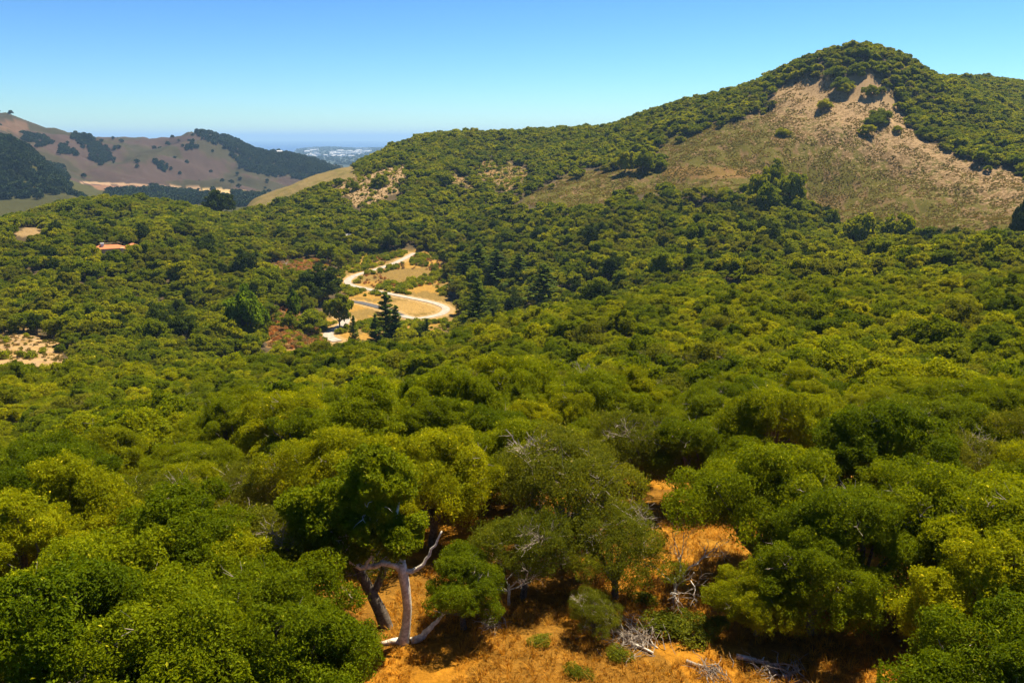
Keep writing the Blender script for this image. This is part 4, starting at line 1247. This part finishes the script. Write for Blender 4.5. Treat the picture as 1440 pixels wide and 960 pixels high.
X, Y, Zg = X[ok], Y[ok], Zg[ok]; n = len(X); s_ = gs.uniform(.7, 1.35, n)
scatter('distant_woodland', np.stack([X, Y, Zg - .5], -1), np.stack([0 * X, 0 * X, gs.uniform(0, 6.28, n)], -1), np.stack([s_, s_, s_], -1), gs.integers(0, 2, n), HAZY_T,
        label='blue-green woods scattered over the hazy far hills on the left', category='woodland')
print('far trees', n)
# coastal town greenery
th_ = gs.uniform(R(-17), R(-9), 2200); r_ = np.sqrt(gs.uniform(5500 ** 2, 14000 ** 2, 2200)); X = np.sin(th_) * r_; Y = np.cos(th_) * r_; Zg = terr(X, Y)
ok = Zg > -188; X, Y, Zg = X[ok], Y[ok], Zg[ok]; n = len(X); s_ = gs.uniform(1.0, 2.0, n)
scatter('coastal_woodland', np.stack([X, Y, Zg - .5], -1), np.stack([0 * X, 0 * X, gs.uniform(0, 6.28, n)], -1), np.stack([s_ * 1.6, s_ * 1.6, s_], -1), gs.integers(0, 2, n), HAZY_T,
        label='bluish tree cover between the buildings of the coastal town', category='woodland')

# ------------------------------------------------------------------ buildings
M_WALL = plain_mat('cream_stucco', (0.62, 0.42, 0.22), (0.70, 0.50, 0.28), 0.5)
M_WHITE = plain_mat('white_paint', (0.78, 0.76, 0.72), (0.84, 0.82, 0.78), 0.5)
M_GLASS = plain_mat('window_glass', (0.03, 0.04, 0.05), (0.05, 0.06, 0.07), 0.5, 0.1, 0.8)
M_GREY = plain_mat('grey_roofing', (0.42, 0.41, 0.40), (0.55, 0.53, 0.50), 0.4)
m, nt, out = newmat('clay_tiles')
tc = N(nt, 'ShaderNodeTexCoord'); wv = N(nt, 'ShaderNodeTexWave'); wv.inputs['Scale'].default_value = 1.6; wv.inputs['Distortion'].default_value = .6
nt.links.new(tc.outputs['Object'], wv.inputs['Vector'])
b = N(nt, 'ShaderNodeBsdfPrincipled'); nt.links.new(ramp(nt, wv.outputs['Fac'], [(0.1, (0.42, 0.11, 0.03)), (0.8, (0.66, 0.22, 0.07))]), b.inputs['Base Color']); b.inputs['Roughness'].default_value = .85
nt.links.new(b.outputs[0], out.inputs[0]); M_TILE = m


def hip(bb, x0, x1, y0, y1, z0, h, ov=.5, th=.15):
    x0 -= ov; x1 += ov; y0 -= ov; y1 += ov; ins = (y1 - y0) / 2; ym = (y0 + y1) / 2
    V = [(x0, y0, z0), (x1, y0, z0), (x1, y1, z0), (x0, y1, z0), (x0, y0, z0 + th), (x1, y0, z0 + th), (x1, y1, z0 + th), (x0, y1, z0 + th), (x0 + ins, ym, z0 + h), (x1 - ins, ym, z0 + h)]
    bb.add(V, [(0, 3, 2, 1), (0, 1, 5, 4), (1, 2, 6, 5), (2, 3, 7, 6), (3, 0, 4, 7), (4, 5, 9, 8), (6, 7, 8, 9), (5, 6, 9, 9), (7, 4, 8, 8)])


def gable(bb, x0, x1, y0, y1, z0, h, ov=.4):
    x0 -= ov; x1 += ov; y0 -= ov; y1 += ov; ym = (y0 + y1) / 2
    V = [(x0, y0, z0), (x1, y0, z0), (x1, y1, z0), (x0, y1, z0), (x0, ym, z0 + h), (x1, ym, z0 + h)]
    bb.add(V, [(0, 3, 2, 1), (0, 1, 5, 4), (2, 3, 4, 5), (0, 4, 3, 3), (1, 2, 5, 5)])


def mesh_tri_ok(bb, name, mat):
    V, Fq = bb.arr(); me = bpy.data.meshes.new(name)
    me.from_pydata([tuple(v) for v in V], [], [tuple(dict.fromkeys(int(q) for q in f)) for f in Fq]); me.materials.append(mat); me.update(); return me


# long villa with clay-tile roof across the valley
p = hit(165, 352, 3.0, 440, 620)
p[2] = terr(p[0], p[1]) - .2
ang = -math.atan2(p[0], p[1])
HV = empty('villa', p, ang, 1, label='long low villa with orange clay-tile roofs in the woods on the left', category='house')
bb = MB(); bb.box(-11.5, 3.4, 0, 6, -2.5, 4.2); link('wall', bb.mesh('wall', (M_WALL,)), HV)
bb = MB(); bb.box(3.4, 12, -1.5, 6.5, -2.5, 4.0); link('wall', bb.mesh('wall', (M_WALL,)), HV)
bb = MB(); bb.box(1.6, 3.3, -1.8, -.01, -2.5, 4.5); link('wall', bb.mesh('wall', (M_WALL,)), HV)
bb = MB(); hip(bb, -11.5, 3.4, 0, 6, 4.2, 1.9); rf = link('roof', mesh_tri_ok(bb, 'roof', M_TILE), HV)
bb = MB(); bb.box(-7.6, -6.2, 1.6, 2.8, 4.6, 7.0); bb.box(-7.75, -6.05, 1.45, 2.95, 7.0, 7.2); link('chimney', bb.mesh('chimney', (M_WHITE,)), rf)
bb = MB(); hip(bb, 3.4, 12, -1.5, 6.5, 4.0, 2.4); link('roof', mesh_tri_ok(bb, 'roof', M_TILE), HV)
for wx_ in (-10, -7.5, -5, -2.5, .2, 5, 7.5, 10):
    y0 = -.04 if wx_ < 3 else -1.54
    bb = MB(); bb.box(wx_ - .6, wx_ + .6, y0, y0 + .1, 1.2, 2.8); link('window', bb.mesh('window', (M_GLASS,)), HV)
# small house in the woods above the road
p = hit(488, 334, 2.0, 500, 700); p[2] = terr(p[0], p[1]) - .3
HH = empty('cottage', p, -math.atan2(p[0], p[1]) + .2, 1, label='small ochre house with pale roof pieces half hidden in the woods above the road', category='house')
bb = MB(); bb.box(-3.6, 3.2, 0, 5, -2, 3.0); link('wall', bb.mesh('wall', (M_WALL,)), HH)
bb = MB(); gable(bb, -3.6, 3.2, 0, 5, 3.05, 1.6); link('roof', mesh_tri_ok(bb, 'roof', plain_mat('worn_roofing', (0.10, 0.09, 0.08), (0.34, 0.31, 0.26), .5)), HH)
for wx_ in (-2.2, 1.4):
    bb = MB(); bb.box(wx_ - .6, wx_ + .6, -.05, .05, .9, 2.2); link('window', bb.mesh('window', (M_GLASS,)), HH)
# white house on the far ridge
p = hit(393, 215, 4, 2200, 3200)
if p is None: p = at(393, 2640)
WHH = empty('white_house', p + (0, 0, 2), -math.atan2(p[0], p[1]) + .3, 1.35, label='white house among dark trees on the far ridge, left of the coastal town', category='house')
bb = MB(); bb.box(-6, 6, -4, 4, -3, 4.5); link('wall', bb.mesh('wall', (M_WHITE,)), WHH)
bb = MB(); gable(bb, -6, 6, -4, 4, 4.55, 2.2); link('roof', mesh_tri_ok(bb, 'roof', M_GREY), WHH)
bb = MB(); bb.box(-3, -1.5, -4.06, -4, 1, 2.6); link('window', bb.mesh('window', (M_GLASS,)), WHH)
bb = MB(); bb.box(1.5, 3, -4.06, -4, 1, 2.6); link('window', bb.mesh('window', (M_GLASS,)), WHH)
# the coastal town
bb = MB(); bb.box(-12, 12, -8, 8, -4, 8); tw_w = bb.mesh('wall', (M_WHITE,))
bb = MB(); gable(bb, -12, 12, -8, 8, 8.05, 4, 1); tw_r = mesh_tri_ok(bb, 'roof', M_GREY)
bb = MB(); bb.box(-16, 16, -9, 9, -4, 14); tw_w2 = bb.mesh('wall', (M_WHITE,))
bb = MB(); bb.box(-16.5, 16.5, -9.5, 9.5, 14.05, 15); tw_r2 = bb.mesh('roof', (M_WHITE,))
gt = np.random.default_rng(9); cnt = 0
rows = [(432, 442, 212.5, 7, 'white buildings at the left end of the coastal town'), (430, 448, 218.5, 12, 'pale row of buildings in the lower left of the coastal town'),
        (463, 482, 217, 22, 'white buildings in the middle of the coastal town'), (470, 480, 219.5, 14, 'white buildings in the middle of the coastal town'),
        (484, 498, 215, 10, 'pale tall buildings right of the middle of the coastal town'), (490, 512, 216.5, 24, 'long pale row of buildings in the coastal town'), (500, 520, 213, 14, 'pinkish white buildings at the right end of the coastal town'),
        (455, 500, 221.5, 12, 'scattered pale buildings at the near edge of the coastal town')]
for x0, x1, yy, n, lab in rows:
    for q in range(n):
        px = gt.uniform(x0, x1); py = yy + gt.normal(0, 1.1)
        p = hit(px, py, 0, 5000, 15500)
        if p is None or p[2] < -190.5: continue
        sc_ = gt.uniform(1.1, 2.4) * np.hypot(p[0], p[1]) / 10500
        e = empty('town_building', p, gt.uniform(-.6, .6), (sc_ * gt.uniform(.8, 1.9), sc_, sc_), label='one of the ' + lab, category='building', group=lab)
        big = gt.random() < .4
        link('wall', tw_w2 if big else tw_w, e); link('roof', tw_r2 if big else tw_r, e); cnt += 1
print('town', cnt)

#@@LIGHT
# ------------------------------------------------------------------ air, sun, sky
hz = MB(); hz.box(-250000, 250000, -250000, 250000, -232, 190)
m, nt, out = newmat('haze')
v = N(nt, 'ShaderNodeVolumePrincipled'); v.inputs['Color'].default_value = (0.44, 0.71, 1.0, 1); v.inputs['Density'].default_value = 6e-5; v.inputs['Anisotropy'].default_value = 0.1
nt.links.new(v.outputs[0], out.inputs['Volume'])
link('haze', hz.mesh('haze', (m,)), kind='stuff', label='thin blue haze in the air', category='haze')

SUN_AZ, SUN_EL = R(42), R(63)
sd = bpy.data.lights.new('sun', 'SUN'); sd.energy = 5.0; sd.angle = R(0.53); sd.color = (1.0, 0.92, 0.76)
so = bpy.data.objects.new('sun', sd); COL.objects.link(so)
dv = Vector((math.sin(SUN_AZ) * math.cos(SUN_EL), math.cos(SUN_AZ) * math.cos(SUN_EL), math.sin(SUN_EL)))
so.rotation_euler = dv.to_track_quat('Z', 'Y').to_euler(); so.location = (0, 0, 60)
w = bpy.data.worlds.new('World'); scene.world = w; w.use_nodes = True
nt = w.node_tree; nt.nodes.clear()
sky = nt.nodes.new('ShaderNodeTexSky'); sky.sky_type = 'NISHITA'; sky.sun_disc = False
sky.sun_elevation = SUN_EL; sky.sun_rotation = SUN_AZ; sky.altitude = 100; sky.air_density = 1.0; sky.dust_density = 0.0; sky.ozone_density = 3.0
bg = nt.nodes.new('ShaderNodeBackground'); bg.inputs['Strength'].default_value = 0.10
wo = nt.nodes.new('ShaderNodeOutputWorld')
c = mix(nt, 1.0, sky.outputs[0], (.162, .162, .162), 'MULTIPLY')
gmm = nt.nodes.new('ShaderNodeGamma'); gmm.inputs[1].default_value = 1.55; nt.links.new(c, gmm.inputs[0])
c = mix(nt, 1.0, gmm.outputs[0], (2.25, 3.2, 4.1), 'MULTIPLY')
nt.links.new(c, bg.inputs['Color']); nt.links.new(bg.outputs[0], wo.inputs[0])
vs = scene.view_settings
vs.view_transform = 'Standard'; vs.look = 'None'; vs.exposure = 1.1; vs.gamma = 1.0; vs.use_curve_mapping = False
cy = scene.cycles
cy.max_bounces = 5; cy.diffuse_bounces = 2; cy.glossy_bounces = 1; cy.transmission_bounces = 3; cy.volume_bounces = 0; cy.transparent_max_bounces = 4
cy.caustics_reflective = False; cy.caustics_refractive = False; cy.use_denoising = True
print('script done', round(time.time() - T0, 1))
